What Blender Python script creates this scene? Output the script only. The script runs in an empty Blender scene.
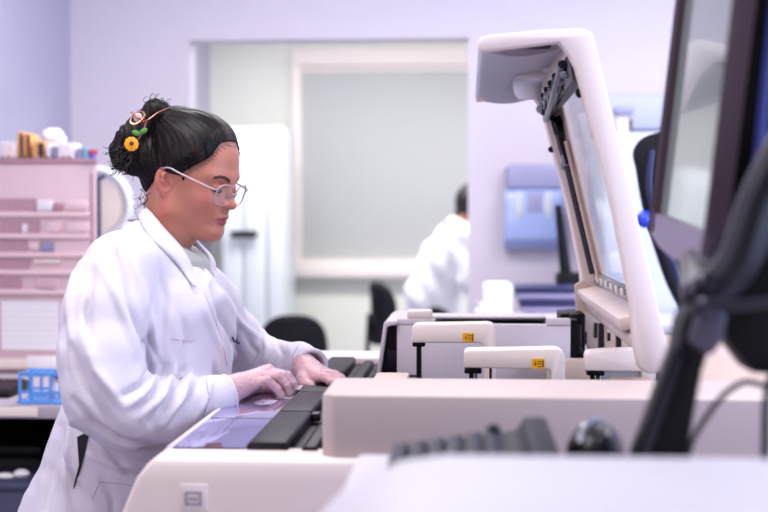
import bpy, bmesh, math, random
import numpy as np
from mathutils import Vector, Matrix, Euler
from mathutils.bvhtree import BVHTree
random.seed(7); RNG = np.random.RandomState(5)
PI = math.pi
scene = bpy.context.scene
COL = scene.collection

# ------------------------------------------------------------------ camera
H = 1.45; F = 1280.0
cam_d = bpy.data.cameras.new('camera'); cam = bpy.data.objects.new('camera', cam_d); COL.objects.link(cam)
cam.location = (0, 0, H)
cam_d.sensor_width = 36.0; cam_d.lens = 36.0 * F / 768.0
cam.rotation_euler = (math.radians(90 - 1.83), 0, math.radians(3.755))
cam_d.clip_start = 0.05
cam_d.dof.use_dof = True; cam_d.dof.focus_distance = 2.5; cam_d.dof.aperture_fstop = 2.7
scene.camera = cam
RM = cam.rotation_euler.to_matrix()

def ray(px, py):
    return RM @ Vector(((px - 384) / F, (256 - py) / F, -1.0))
def P(px, py, y):                       # point of the photo at depth y
    d = ray(px, py); t = y / d.y
    return Vector((d.x * t, y, H + d.z * t))
def PX(px, y): return (P(px, 215, y)).x
def PZ(py, y): return (P(468, py, y)).z

# ------------------------------------------------------------------ materials
def lin(c):
    return tuple((v / 255.0 / 12.92) if v / 255.0 <= 0.04045 else ((v / 255.0 + 0.055) / 1.055) ** 2.4 for v in c)
MATS = {}
def mat(name, rgb, rough=0.5, metal=0.0, bump=0.0, bscale=40, var=0.0, spec=0.5, coat=0.0, sheen=0.0, sss=0.0,
        trans=0.0, alpha=1.0, ior=1.45, emit=None, estr=0.0, vscale=6):
    m = bpy.data.materials.new(name); m.use_nodes = True
    nt = m.node_tree; b = nt.nodes['Principled BSDF']
    c = lin(rgb) + (1,)
    b.inputs['Base Color'].default_value = c
    b.inputs['Roughness'].default_value = rough; b.inputs['Metallic'].default_value = metal
    b.inputs['Specular IOR Level'].default_value = spec; b.inputs['Coat Weight'].default_value = coat
    b.inputs['Sheen Weight'].default_value = sheen; b.inputs['Transmission Weight'].default_value = trans
    b.inputs['Alpha'].default_value = alpha; b.inputs['IOR'].default_value = ior
    if sss:
        b.inputs['Subsurface Weight'].default_value = sss; b.inputs['Subsurface Scale'].default_value = 0.008
        b.inputs['Subsurface Radius'].default_value = (1.0, 0.4, 0.25)
    if emit:
        b.inputs['Emission Color'].default_value = lin(emit) + (1,); b.inputs['Emission Strength'].default_value = estr
    tc = nt.nodes.new('ShaderNodeTexCoord')
    n = nt.nodes.new('ShaderNodeTexNoise'); n.inputs['Scale'].default_value = vscale; n.inputs['Detail'].default_value = 5
    nt.links.new(tc.outputs['Object'], n.inputs['Vector'])
    mx = nt.nodes.new('ShaderNodeMix'); mx.data_type = 'RGBA'
    v = max(var, 0.015)
    mx.inputs['A'].default_value = tuple(x * (1 - v) for x in c[:3]) + (1,)
    mx.inputs['B'].default_value = tuple(min(1, x * (1 + v)) for x in c[:3]) + (1,)
    nt.links.new(n.outputs['Fac'], mx.inputs['Factor']); nt.links.new(mx.outputs['Result'], b.inputs['Base Color'])
    if bump:
        n2 = nt.nodes.new('ShaderNodeTexNoise'); n2.inputs['Scale'].default_value = bscale; n2.inputs['Detail'].default_value = 4
        nt.links.new(tc.outputs['Object'], n2.inputs['Vector'])
        bp = nt.nodes.new('ShaderNodeBump'); bp.inputs['Strength'].default_value = bump; bp.inputs['Distance'].default_value = 0.004
        nt.links.new(n2.outputs['Fac'], bp.inputs['Height']); nt.links.new(bp.outputs['Normal'], b.inputs['Normal'])
    MATS[name] = m
    return m

M = {}
def dm(k, *a, **kw): M[k] = mat(k, *a, **kw)
dm('recess_brown', (84, 68, 78), 0.5)
dm('wall_paint', (222, 214, 222), 0.85, var=0.02)
dm('wall_shaded', (186, 183, 202), 0.85, var=0.02)  # left wall's shade mixed into its colour: darker and bluer
dm('room_paint', (226, 228, 220), 0.85, var=0.02)
dm('ceiling_paint', (235, 232, 238), 0.9)
dm('floor_vinyl', (150, 152, 172), 0.35, var=0.08)
dm('blind_cloth', (186, 189, 190), 0.8, bump=0.1, bscale=200)
dm('window_cream', (238, 230, 226), 0.6)
dm('machine_cream', (226, 208, 203), 0.42, var=0.02)
dm('machine_white', (236, 220, 216), 0.4, var=0.02)
dm('machine_lilac', (206, 195, 204), 0.5, var=0.02)
dm('machine_beige', (206, 182, 170), 0.5, var=0.03)
dm('console_white', (198, 194, 202), 0.5, var=0.02)
dm('block_beige', (188, 172, 169), 0.55, var=0.03)
dm('black_plastic', (9, 8, 12), 0.45, spec=0.25, bump=0.15, bscale=250)
dm('black_gloss', (9, 8, 12), 0.25, spec=0.25)
dm('liner_white', (236, 236, 250), 0.5)
dm('sheen_blue', (56, 66, 140), 0.3)
dm('joint_grey', (84, 78, 98), 0.4)
dm('bar_plastic', (26, 22, 32), 0.45, spec=0.25, var=0.12, bump=0.12, bscale=120, vscale=30)
dm('groove_dark', (20, 20, 26), 0.4)
dm('key_navy', (20, 24, 50), 0.4, spec=0.3)
dm('dark_glass', (196, 190, 226), 0.03, metal=0.9)
dm('lid_glass', (150, 162, 165), 0.06, alpha=0.3, spec=0.5)
dm('arm_white', (246, 230, 224), 0.4)
dm('keyboard_navy', (18, 18, 30), 0.5, spec=0.25)
dm('steel', (150, 150, 160), 0.25, metal=1.0)
dm('dark_steel', (70, 66, 78), 0.3, metal=0.9)
dm('yellow_label', (248, 176, 20), 0.5)
dm('label_ink', (50, 35, 20), 0.6)
dm('brown_tray', (150, 118, 108), 0.5)
dm('pink_enamel', (220, 192, 196), 0.5, var=0.03)
dm('pink_dark', (180, 136, 146), 0.6, var=0.1)
dm('pink_lip', (238, 206, 208), 0.5)
dm('paper', (246, 242, 240), 0.8)
dm('grey_laminate', (176, 164, 172), 0.5, var=0.04)
dm('cream_trim', (240, 226, 214), 0.6)
dm('blue_plastic', (92, 156, 230), 0.3, spec=0.6)
dm('tube_clear', (225, 225, 230), 0.15, alpha=0.75)
dm('purple_cap', (150, 50, 160), 0.4)
dm('orange_card', (240, 180, 110), 0.6)
dm('dark_card', (70, 50, 60), 0.6)
dm('white_card', (240, 235, 235), 0.6)
dm('teal_card', (110, 170, 185), 0.6)
dm('grey_card', (150, 150, 185), 0.6)
dm('red_cap', (195, 50, 80), 0.4)
dm('violet_cup', (120, 110, 190), 0.5)
dm('plastic_bag', (235, 230, 242), 0.35, bump=0.6, bscale=30)
dm('fridge_white', (216, 222, 226), 0.4)
dm('fridge_blue', (198, 206, 226), 0.35)
dm('dispenser_smoke', (168, 168, 204), 0.2)
dm('dispenser_clear', (172, 190, 236), 0.15)
dm('bluebin', (70, 110, 200), 0.4)
dm('navy_tray', (30, 34, 80), 0.35)
dm('tray_grey', (165, 155, 190), 0.4)
dm('blue_gloss', (30, 70, 210), 0.12, spec=0.8)
dm('screen_glass', (84, 90, 94), 0.12, emit=(170, 180, 182), estr=0.30, coat=0.35)  # weak glow stands in for the pale reflection of the room
dm('monitor_frame', (88, 72, 82), 0.45)
dm('monitor_chin', (132, 120, 145), 0.45)
dm('cable_rubber', (30, 28, 40), 0.4)
dm('chair_fabric', (16, 17, 24), 0.8, bump=0.3, bscale=200)
dm('bin_dark', (22, 22, 28), 0.6)
dm('bin_blue', (70, 72, 100), 0.6, var=0.2)
dm('coat_cloth', (214, 208, 220), 0.75, bump=0.25, bscale=350, sheen=0.15, var=0.01)
dm('coat_piping', (200, 168, 182), 0.7)
dm('seam_shadow', (150, 140, 165), 0.8)
dm('embroidery', (45, 30, 90), 0.7)
dm('knit_grey', (176, 178, 176), 0.85, bump=0.6, bscale=220)
dm('trouser_cloth', (16, 12, 22), 0.8)
dm('shoe_leather', (24, 22, 26), 0.4)
dm('clear_frame', (186, 164, 172), 0.12, spec=0.6, alpha=0.8)
dm('lens_clear', (235, 238, 250), 0.02, alpha=0.05, spec=0.5)
dm('eye_white', (225, 215, 215), 0.2)
dm('lash', (18, 12, 14), 0.6)
dm('rose_metal', (225, 160, 130), 0.22, metal=1.0)
dm('flower_orange', (246, 160, 20), 0.5)
dm('flower_core', (90, 45, 50), 0.5)
dm('leaf_green', (80, 140, 60), 0.5)
dm('glove_latex', (226, 208, 226), 0.28, alpha=0.42, spec=0.6)
dm('hair_plain', (12, 8, 9), 0.5)
dm('skin_plain', (150, 100, 80), 0.6)
dm('far_coat', (238, 240, 246), 0.8)
dm('slide_clear', (225, 210, 215), 0.1, alpha=0.7)

# painted skin: colour attribute on the head and hands
m = mat('skin', (200, 140, 120), 0.42, sss=0.0, bump=0.06, bscale=500, spec=0.45)
nt = m.node_tree; b = nt.nodes['Principled BSDF']
at = nt.nodes.new('ShaderNodeVertexColor'); at.layer_name = 'Col'
nt.links.new(at.outputs['Color'], b.inputs['Base Color'])
b.inputs['Subsurface Weight'].default_value = 0.25; b.inputs['Subsurface Scale'].default_value = 0.006
b.inputs['Subsurface Radius'].default_value = (1.0, 0.35, 0.2)
M['skin'] = m
# strand hair: colour attribute streaks computed along the strands
m = mat('hair_strands', (18, 12, 14), 0.45, spec=0.22)
nt = m.node_tree; b = nt.nodes['Principled BSDF']
at = nt.nodes.new('ShaderNodeVertexColor'); at.layer_name = 'Col'
nt.links.new(at.outputs['Color'], b.inputs['Base Color'])
M['hair_strands'] = m
# louvred vent: fine vertical slots in the panel
m = mat('vent_slots', (176, 118, 130), 0.6)
nt = m.node_tree; b = nt.nodes['Principled BSDF']
tc = nt.nodes.new('ShaderNodeTexCoord'); w = nt.nodes.new('ShaderNodeTexWave'); w.inputs['Scale'].default_value = 28
w.bands_direction = 'X'
nt.links.new(tc.outputs['Object'], w.inputs['Vector'])
cr = nt.nodes.new('ShaderNodeValToRGB')
cr.color_ramp.elements[0].color = lin((160, 118, 128)) + (1,); cr.color_ramp.elements[1].color = lin((212, 176, 182)) + (1,)
nt.links.new(w.outputs['Fac'], cr.inputs['Fac']); nt.links.new(cr.outputs['Color'], b.inputs['Base Color'])
M['vent_slots'] = m
# printed sheet: faint rows of grey print
m = mat('printed_sheet', (246, 242, 240), 0.8)
nt = m.node_tree; b = nt.nodes['Principled BSDF']
tc = nt.nodes.new('ShaderNodeTexCoord'); w = nt.nodes.new('ShaderNodeTexWave'); w.inputs['Scale'].default_value = 14
w.bands_direction = 'Z'; w.inputs['Distortion'].default_value = 0.6
nt.links.new(tc.outputs['Object'], w.inputs['Vector'])
cr = nt.nodes.new('ShaderNodeValToRGB'); cr.color_ramp.elements[0].position = 0.05; cr.color_ramp.elements[1].position = 0.25
cr.color_ramp.elements[0].color = lin((234, 232, 238)) + (1,); cr.color_ramp.elements[1].color = lin((246, 243, 242)) + (1,)
nt.links.new(w.outputs['Fac'], cr.inputs['Fac']); nt.links.new(cr.outputs['Color'], b.inputs['Base Color'])
M['printed_sheet'] = m

# ------------------------------------------------------------------ mesh helpers
def link_mesh(name, me, m, parent=None, smooth=False):
    o = bpy.data.objects.new(name, me); COL.objects.link(o)
    if m is not None: me.materials.append(M[m] if isinstance(m, str) else m)
    if parent: o.parent = parent; o.matrix_parent_inverse = Matrix.Identity(4)
    if smooth:
        me.polygons.foreach_set('use_smooth', [True] * len(me.polygons))
    return o
def fin(name, bm, m, parent=None, smooth=None):
    bmesh.ops.recalc_face_normals(bm, faces=bm.faces)
    me = bpy.data.meshes.new(name)
    if smooth is None:
        for e in bm.edges:
            e.smooth = not (len(e.link_faces) == 2 and e.calc_face_angle(0) > math.radians(35))
        for f in bm.faces: f.smooth = True
    bm.to_mesh(me); bm.free()
    o = link_mesh(name, me, m, parent, bool(smooth))
    if parent:                                       # meshes are written in world space; bring them into the parent's space
        me.transform(world_of(parent).inverted())
    return o
def world_of(o):
    mm = Matrix.LocRotScale(o.location, o.rotation_euler, o.scale)
    return world_of(o.parent) @ mm if o.parent else mm
def empty(name, loc, label=None, cat=None, group=None):
    o = bpy.data.objects.new(name, None); COL.objects.link(o); o.location = loc; o.empty_display_size = 0.05
    if label: tag(o, label, cat, group)
    return o
def tag(o, label=None, cat=None, group=None, kind=None):
    if label: o['label'] = label
    if cat: o['category'] = cat
    if group: o['group'] = group
    if kind: o['kind'] = kind
    return o
def struct(name, bm, m): return tag(fin(name, bm, m), kind='structure')
def nb(): return bmesh.new()
def box(bm, x0, x1, y0, y1, z0, z1, bev=0.0, mx=None, seg=2):
    t = bmesh.new()
    bmesh.ops.create_cube(t, size=1)
    for v in t.verts:
        v.co = Vector((x0 + (v.co.x + .5) * (x1 - x0), y0 + (v.co.y + .5) * (y1 - y0), z0 + (v.co.z + .5) * (z1 - z0)))
    if bev: bmesh.ops.bevel(t, geom=list(t.edges), offset=bev, segments=seg, profile=0.5, affect='EDGES', clamp_overlap=True)
    if mx: bmesh.ops.transform(t, matrix=mx, verts=t.verts)
    merge(bm, t)
    return bm
def merge(bm, t):
    me = bpy.data.meshes.new('tmp'); t.to_mesh(me); t.free(); bm.from_mesh(me); bpy.data.meshes.remove(me)
def prism(bm, poly, a0, a1, axis='y', bev=0.0):
    """poly of 2-D points extruded along axis: 'y' -> (x,z), 'x' -> (y,z), 'z' -> (x,y)"""
    t = bmesh.new()
    def mk(p, a):
        return {'y': (p[0], a, p[1]), 'x': (a, p[0], p[1]), 'z': (p[0], p[1], a)}[axis]
    A = [t.verts.new(mk(p, a0)) for p in poly]; B = [t.verts.new(mk(p, a1)) for p in poly]
    t.faces.new(A); t.faces.new(list(reversed(B)))
    n = len(poly)
    for i in range(n): t.faces.new((A[i], A[(i + 1) % n], B[(i + 1) % n], B[i]))
    bmesh.ops.recalc_face_normals(t, faces=t.faces)
    if bev:
        es = [e for e in t.edges if len(e.link_faces) == 2 and e.calc_face_angle(0) > 0.5]
        bmesh.ops.bevel(t, geom=es, offset=bev, segments=2, profile=0.5, affect='EDGES', clamp_overlap=True)
    merge(bm, t); return bm
def smooth_line(pts, n=6):
    pts = [Vector(p) for p in pts]; out = []
    for i in range(len(pts) - 1):
        p0 = pts[max(i - 1, 0)]; p1 = pts[i]; p2 = pts[i + 1]; p3 = pts[min(i + 2, len(pts) - 1)]
        for k in range(n):
            t = k / n
            out.append(0.5 * ((2 * p1) + (p2 - p0) * t + (2 * p0 - 5 * p1 + 4 * p2 - p3) * t * t + (3 * p1 - p0 - 3 * p2 + p3) * t ** 3))
    out.append(pts[-1]); return out
def tube(bm, pts, r, seg=10, closed=False, flat=None):
    pts = [Vector(p) for p in pts]; n = len(pts)
    rs = r if isinstance(r, (list, tuple)) else [r] * n
    rings = []; prev = None
    for i, p in enumerate(pts):
        if closed: d = (pts[(i + 1) % n] - pts[i - 1]).normalized()
        else: d = (pts[min(i + 1, n - 1)] - pts[max(i - 1, 0)]).normalized()
        if prev is None:
            up = Vector((0, 0, 1)) if abs(d.z) < 0.9 else Vector((1, 0, 0))
            u = d.cross(up).normalized()
        else:
            u = (prev - d * prev.dot(d)).normalized()
        prev = u; w = d.cross(u)
        rings.append([bm.verts.new(p + (u * math.cos(2 * PI * k / seg) + w * math.sin(2 * PI * k / seg) * (flat or 1)) * rs[i]) for k in range(seg)])
    m = n if closed else n - 1
    for i in range(m):
        a = rings[i]; b = rings[(i + 1) % n]
        for k in range(seg): bm.faces.new((a[k], a[(k + 1) % seg], b[(k + 1) % seg], b[k]))
    if not closed:
        bm.faces.new(list(reversed(rings[0]))); bm.faces.new(rings[-1])
    return bm
def cyl(bm, a, b, r0, r1=None, seg=20, bev=0):
    return tube(bm, [a, b], [r0, r0 if r1 is None else r1], seg)
def lathe(bm, prof, c, seg=28, axis=Vector((0, 0, 1)), mx=None):
    rings = []
    q = Vector((0, 0, 1)).rotation_difference(Vector(axis).normalized())
    for r, h in prof:
        rings.append([bm.verts.new(Vector(c) + q @ Vector((max(r, 1e-4) * math.cos(2 * PI * k / seg), max(r, 1e-4) * math.sin(2 * PI * k / seg), h))) for k in range(seg)])
    for a, b in zip(rings, rings[1:]):
        for k in range(seg): bm.faces.new((a[k], a[(k + 1) % seg], b[(k + 1) % seg], b[k]))
    bm.faces.new(list(reversed(rings[0]))); bm.faces.new(rings[-1]); return bm
def ball(bm, c, r, sc=(1, 1, 1), rot=None, seg=20):
    t = bmesh.new(); bmesh.ops.create_uvsphere(t, u_segments=seg, v_segments=seg // 2 + 2, radius=1)
    mx = Matrix.Translation(c) @ (rot.to_4x4() if rot else Matrix.Identity(4)) @ Matrix.Diagonal((r * sc[0], r * sc[1], r * sc[2], 1))
    bmesh.ops.transform(t, matrix=mx, verts=t.verts); merge(bm, t); return bm
def superellipse(w, h, n=3.0, k=40, cx=0, cy=0):
    out = []
    for i in range(k):
        a = 2 * PI * i / k; c, s = math.cos(a), math.sin(a)
        out.append((cx + w * math.copysign(abs(c) ** (2 / n), c), cy + h * math.copysign(abs(s) ** (2 / n), s)))
    return out
def copy_tree(o, parent=None):
    c = o.copy(); COL.objects.link(c); c.parent = parent
    for ch in list(o.children): copy_tree(ch, c)
    return c

# ------------------------------------------------------------------ signed-distance modelling
class Field:
    def __init__(s, lo, hi, h):
        s.lo = np.array(lo, np.float32); s.h = h
        s.n = [int(math.ceil((hi[i] - lo[i]) / h)) + 1 for i in range(3)]
        s.f = np.full(s.n, 1.0, np.float32)
        s.ax = [s.lo[i] + h * np.arange(s.n[i], dtype=np.float32) for i in range(3)]
    def sl(s, lo, hi):
        r = []
        for i in range(3):
            a = max(0, int((lo[i] - s.lo[i]) / s.h)); b = min(s.n[i], int((hi[i] - s.lo[i]) / s.h) + 2)
            if b <= a: return None
            r.append(slice(a, b))
        return tuple(r)
    def op(s, fn, lo, hi, k, mode='u'):
        r = s.sl([v - k * 1.2 - 2 * s.h for v in lo], [v + k * 1.2 + 2 * s.h for v in hi])
        if r is None: return
        X = s.ax[0][r[0]][:, None, None]; Y = s.ax[1][r[1]][None, :, None]; Z = s.ax[2][r[2]][None, None, :]
        d = fn(X, Y, Z); a = s.f[r]
        if mode == 's': a = -a
        hh = np.maximum(k - np.abs(a - d), 0) / max(k, 1e-6)
        o = np.minimum(a, d) - hh * hh * k * 0.25
        s.f[r] = -o if mode == 's' else o
    def cone(s, a, b, ra, rb=None, k=0.01, mode='u', sy=1.0):
        rb = ra if rb is None else rb
        a = np.array(a, float); b = np.array(b, float); R = max(ra, rb)
        ba = b - a; L = float((ba * ba).sum()) + 1e-12
        def fn(X, Y, Z):
            px, py, pz = X - a[0], Y - a[1], Z - a[2]
            t = np.clip((px * ba[0] + py * ba[1] + pz * ba[2]) / L, 0, 1)
            return np.sqrt((px - t * ba[0]) ** 2 + (py - t * ba[1]) ** 2 + (pz - t * ba[2]) ** 2) - (ra + (rb - ra) * t)
        s.op(fn, np.minimum(a, b) - R, np.maximum(a, b) + R, k, mode)
    def ell(s, c, r, k=0.01, mode='u', rot=None):
        c = np.array(c, float); R = max(r)
        q = np.array(rot.transposed()) if rot is not None else np.eye(3)
        def fn(X, Y, Z):
            p = (X - c[0], Y - c[1], Z - c[2])
            l = [q[i][0] * p[0] + q[i][1] * p[1] + q[i][2] * p[2] for i in range(3)]
            k0 = np.sqrt((l[0] / r[0]) ** 2 + (l[1] / r[1]) ** 2 + (l[2] / r[2]) ** 2)
            k1 = np.sqrt((l[0] / r[0] ** 2) ** 2 + (l[1] / r[1] ** 2) ** 2 + (l[2] / r[2] ** 2) ** 2) + 1e-9
            return k0 * (k0 - 1) / k1
        s.op(fn, c - R, c + R, k, mode)
    def chain(s, pts, rs, k=0.01, mode='u'):
        for i in range(len(pts) - 1): s.cone(pts[i], pts[i + 1], rs[i], rs[i + 1], k, mode)
    def mesh(s, iso=0.0):
        f = s.f - iso; ins = f < 0
        nx, ny, nz = s.n
        cs = [(i, j, k) for i in (0, 1) for j in (0, 1) for k in (0, 1)]
        def corner(arr, c): return arr[c[0]:nx - 1 + c[0], c[1]:ny - 1 + c[1], c[2]:nz - 1 + c[2]]
        cnt = np.zeros((nx - 1, ny - 1, nz - 1), np.int8)
        for c in cs: cnt += corner(ins, c)
        act = (cnt > 0) & (cnt < 8)
        idx = np.argwhere(act); N = len(idx)
        ids = np.full(act.shape, -1, np.int64); ids[act] = np.arange(N)
        acc = np.zeros((N, 3)); num = np.zeros(N)
        for a in range(3):
            for c in cs:
                if c[a]: continue
                d = list(c); d[a] = 1
                fa = f[idx[:, 0] + c[0], idx[:, 1] + c[1], idx[:, 2] + c[2]]; fb = f[idx[:, 0] + d[0], idx[:, 1] + d[1], idx[:, 2] + d[2]]
                m = (fa < 0) != (fb < 0); t = fa[m] / (fa[m] - fb[m])
                p = np.tile(np.array(c, float), (m.sum(), 1)); p[:, a] = t
                acc[m] += p; num[m] += 1
        V = (idx + acc / num[:, None]) * s.h + s.lo
        Q = []
        for a in range(3):
            b_, c_ = (a + 1) % 3, (a + 2) % 3
            sl0 = [slice(1, -1)] * 3; sl1 = [slice(1, -1)] * 3
            sl0[a] = slice(0, s.n[a] - 1); sl1[a] = slice(1, s.n[a])
            i0 = ins[tuple(sl0)]; i1 = ins[tuple(sl1)]; e = np.argwhere(i0 != i1)
            if not len(e): continue
            off = np.ones(3, int); off[a] = 0; e = e + off
            st = ins[e[:, 0], e[:, 1], e[:, 2]]
            q = []
            for (u, v) in ((-1, -1), (0, -1), (0, 0), (-1, 0)):
                g = e.copy(); g[:, b_] += u; g[:, c_] += v
                q.append(ids[g[:, 0], g[:, 1], g[:, 2]])
            q = np.stack(q, 1); q[~st] = q[~st][:, ::-1]
            Q.append(q)
        return V, np.concatenate(Q)
def np_mesh(name, V, Q, cols=None):
    me = bpy.data.meshes.new(name)
    me.vertices.add(len(V)); me.vertices.foreach_set('co', np.asarray(V, np.float32).ravel())
    me.loops.add(Q.size); me.polygons.add(len(Q))
    me.loops.foreach_set('vertex_index', Q.ravel().astype(np.int32))
    me.polygons.foreach_set('loop_start', (np.arange(len(Q)) * 4).astype(np.int32))
    me.polygons.foreach_set('loop_total', np.full(len(Q), 4, np.int32))
    me.update(calc_edges=True); me.validate()
    me.polygons.foreach_set('use_smooth', [True] * len(me.polygons))
    if cols is not None:
        ca = me.color_attributes.new('Col', 'FLOAT_COLOR', 'POINT')
        c4 = np.ones((len(V), 4), np.float32); c4[:, :3] = cols; ca.data.foreach_set('color', c4.ravel())
    return me
def normals(V, Q):
    n = np.cross(V[Q[:, 2]] - V[Q[:, 0]], V[Q[:, 3]] - V[Q[:, 1]]); vn = np.zeros_like(V)
    for i in range(4): np.add.at(vn, Q[:, i], n)
    return vn / (np.linalg.norm(vn, axis=1, keepdims=True) + 1e-12)
def laplace(V, Q, it=1, lam=0.5):
    for _ in range(it):
        s = np.zeros_like(V); c = np.zeros(len(V))
        for i in range(4):
            for j in ((i + 1) % 4, (i - 1) % 4):
                np.add.at(s, Q[:, i], V[Q[:, j]]); np.add.at(c, Q[:, i], 1)
        V = V * (1 - lam) + lam * s / np.maximum(c, 1)[:, None]
    return V
def to_px(V):
    R = np.array(RM); d = (V - np.array([0, 0, H])) @ R
    return np.stack([384 + F * d[:, 0] / -d[:, 2], 256 - F * d[:, 1] / -d[:, 2]], 1)
def seg_dist(p, poly):
    """distance of px points to a polyline, signed side and position along it"""
    best = np.full(len(p), 1e9); side = np.zeros(len(p)); pos = np.zeros(len(p)); n = len(poly) - 1
    for i in range(n):
        a = np.array(poly[i], float); b = np.array(poly[i + 1], float); ba = b - a
        t = np.clip(((p - a) @ ba) / (ba @ ba), 0, 1); q = p - (a + t[:, None] * ba); d = np.hypot(q[:, 0], q[:, 1])
        m = d < best; best[m] = d[m]; side[m] = np.sign(ba[0] * q[m, 1] - ba[1] * q[m, 0]); pos[m] = (i + t[m]) / n
    return best, side, pos
def bvh_of(o):
    me = o.data; mw = world_of(o)
    return BVHTree.FromPolygons([mw @ v.co for v in me.vertices], [tuple(p.vertices) for p in me.polygons])
def on_surface(bvh, px, py, lift=0.0):
    d = ray(px, py).normalized(); loc, n, i, t = bvh.ray_cast(Vector((0, 0, H)), d)
    if loc is None: return None
    return loc - d * lift
def dense(poly, step=3.0):
    out = []
    for a, b in zip(poly, poly[1:]):
        n = max(1, int(math.hypot(b[0] - a[0], b[1] - a[1]) / step))
        for k in range(n): out.append((a[0] + (b[0] - a[0]) * k / n, a[1] + (b[1] - a[1]) * k / n))
    out.append(poly[-1]); return out
# ================================================================== THE ROOM
YP = 6.2                                                     # partition with the doorway
XL, XR = -1.95, 3.4
ox0, ox1, oz = PX(190, YP), PX(468, YP), PZ(38, YP)
bm = nb(); box(bm, XL - .1, XR + .1, -1.6, 10.6, -0.1, 0.0); struct('floor', bm, 'floor_vinyl')
bm = nb(); box(bm, XL - .1, XR + .1, 0.2, 10.6, 3.0, 3.1); struct('ceiling', bm, 'ceiling_paint')
bm = nb()
box(bm, XL, ox0, YP, YP + .14, 0, 3.0); box(bm, ox1, XR, YP, YP + .14, 0, 3.0); box(bm, ox0, ox1, YP, YP + .14, oz, 3.0)
struct('wall_partition', bm, 'wall_paint')
bm = nb(); box(bm, XL - .1, XL, 0.2, 10.4, 0, 3.0); struct('wall_left', bm, 'wall_shaded')
bm = nb(); box(bm, XR, XR + .1, 3.0, 10.4, 0, 3.0); struct('wall_right', bm, 'wall_paint')
YB = 9.6                                                     # far wall of the inner room
wx0, wx1, wz0, wz1 = PX(299, YB), 0.45, PZ(264, YB), PZ(64, YB)
bm = nb()
box(bm, XL, wx0, YB, YB + .12, 0, 3.0); box(bm, wx1, XR, YB, YB + .12, 0, 3.0)
box(bm, wx0, wx1, YB, YB + .12, 0, wz0); box(bm, wx0, wx1, YB, YB + .12, wz1, 3.0)
struct('wall_back', bm, 'room_paint')
w = empty('window_1', (wx0, YB, wz0)); w['kind'] = 'structure'
bm = nb()
for q in ((wx0 - .05, wx0 + .02, wz0 + .011, wz1 - .011), (wx1 - .02, wx1 + .05, wz0 + .011, wz1 - .011)):
    box(bm, q[0], q[1], YB - .05, YB + .1, q[2], q[3], .006)
box(bm, wx0 - .05, wx1 + .05, YB - .05, YB + .1, wz1 - .01, wz1 + .12, .006)
fin('window_frame', bm, 'window_cream', w)
bm = nb(); box(bm, wx0 - .09, wx1 + .09, YB - .12, YB + .1, wz0 - .1, wz0 + .01, .01); fin('window_sill', bm, 'window_cream', w)
bm = nb(); box(bm, wx0, wx1, YB + .09, YB + .1, wz0, wz1); fin('pane', bm, 'lens_clear', w)
bl = empty('roller_blind', (wx0, YB, wz1), 'plain grey-green roller blind drawn fully down over the back room window', 'blind')
bm = nb(); box(bm, wx0 + .02, wx1 - .02, YB + .0, YB + .012, wz0 + .03, wz1 - .02, .002); fin('blind_sheet', bm, 'blind_cloth', bl)
bm = nb(); cyl(bm, (wx0 + .02, YB + .012, wz1 - .03), (wx1 - .02, YB + .012, wz1 - .03), .022); fin('roller', bm, 'window_cream', bl)
bm = nb(); box(bm, wx0 + .02, wx1 - .02, YB - .002, YB + .014, wz0 + .012, wz0 + .034, .004); fin('bottom_bar', bm, 'window_cream', bl)

# tall white refrigerator in the inner room
yf = 8.6; fx0, fx1, fz = PX(222, yf), PX(283, yf), PZ(126, yf)
fr = empty('refrigerator', (fx0, yf, 0), 'tall white two-door refrigerator with a black bar handle in the back room', 'refrigerator')
bm = nb(); box(bm, fx0, fx1, yf + .03, yf + .6, .05, fz, .015); fin('body', bm, 'fridge_white', fr)
xm = fx0 + (fx1 - fx0) * .5
for a, b_ in ((fx0, xm - .07), (xm - .06, xm + .09), (xm + .1, fx1)):
    bm = nb(); box(bm, a, b_, yf, yf + .035, .1, fz - .02 - (.06 if a > fx0 else 0), .012); fin('door', bm, 'fridge_white', fr)
bm = nb(); z = PZ(234, yf); box(bm, PX(230, yf - .05), PX(257, yf - .05), yf - .05, yf - .02, z - .025, z + .02, .008)
for q in (236, 252): box(bm, PX(q, yf) - .01, PX(q, yf) + .01, yf - .03, yf + .005, z - .012, z + .008)
fin('handle', bm, 'black_plastic', fr)
bm = nb(); box(bm, fx0 + .02, fx1 - .02, yf + .06, yf + .58, 0, .06); fin('base', bm, 'bin_dark', fr)

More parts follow.
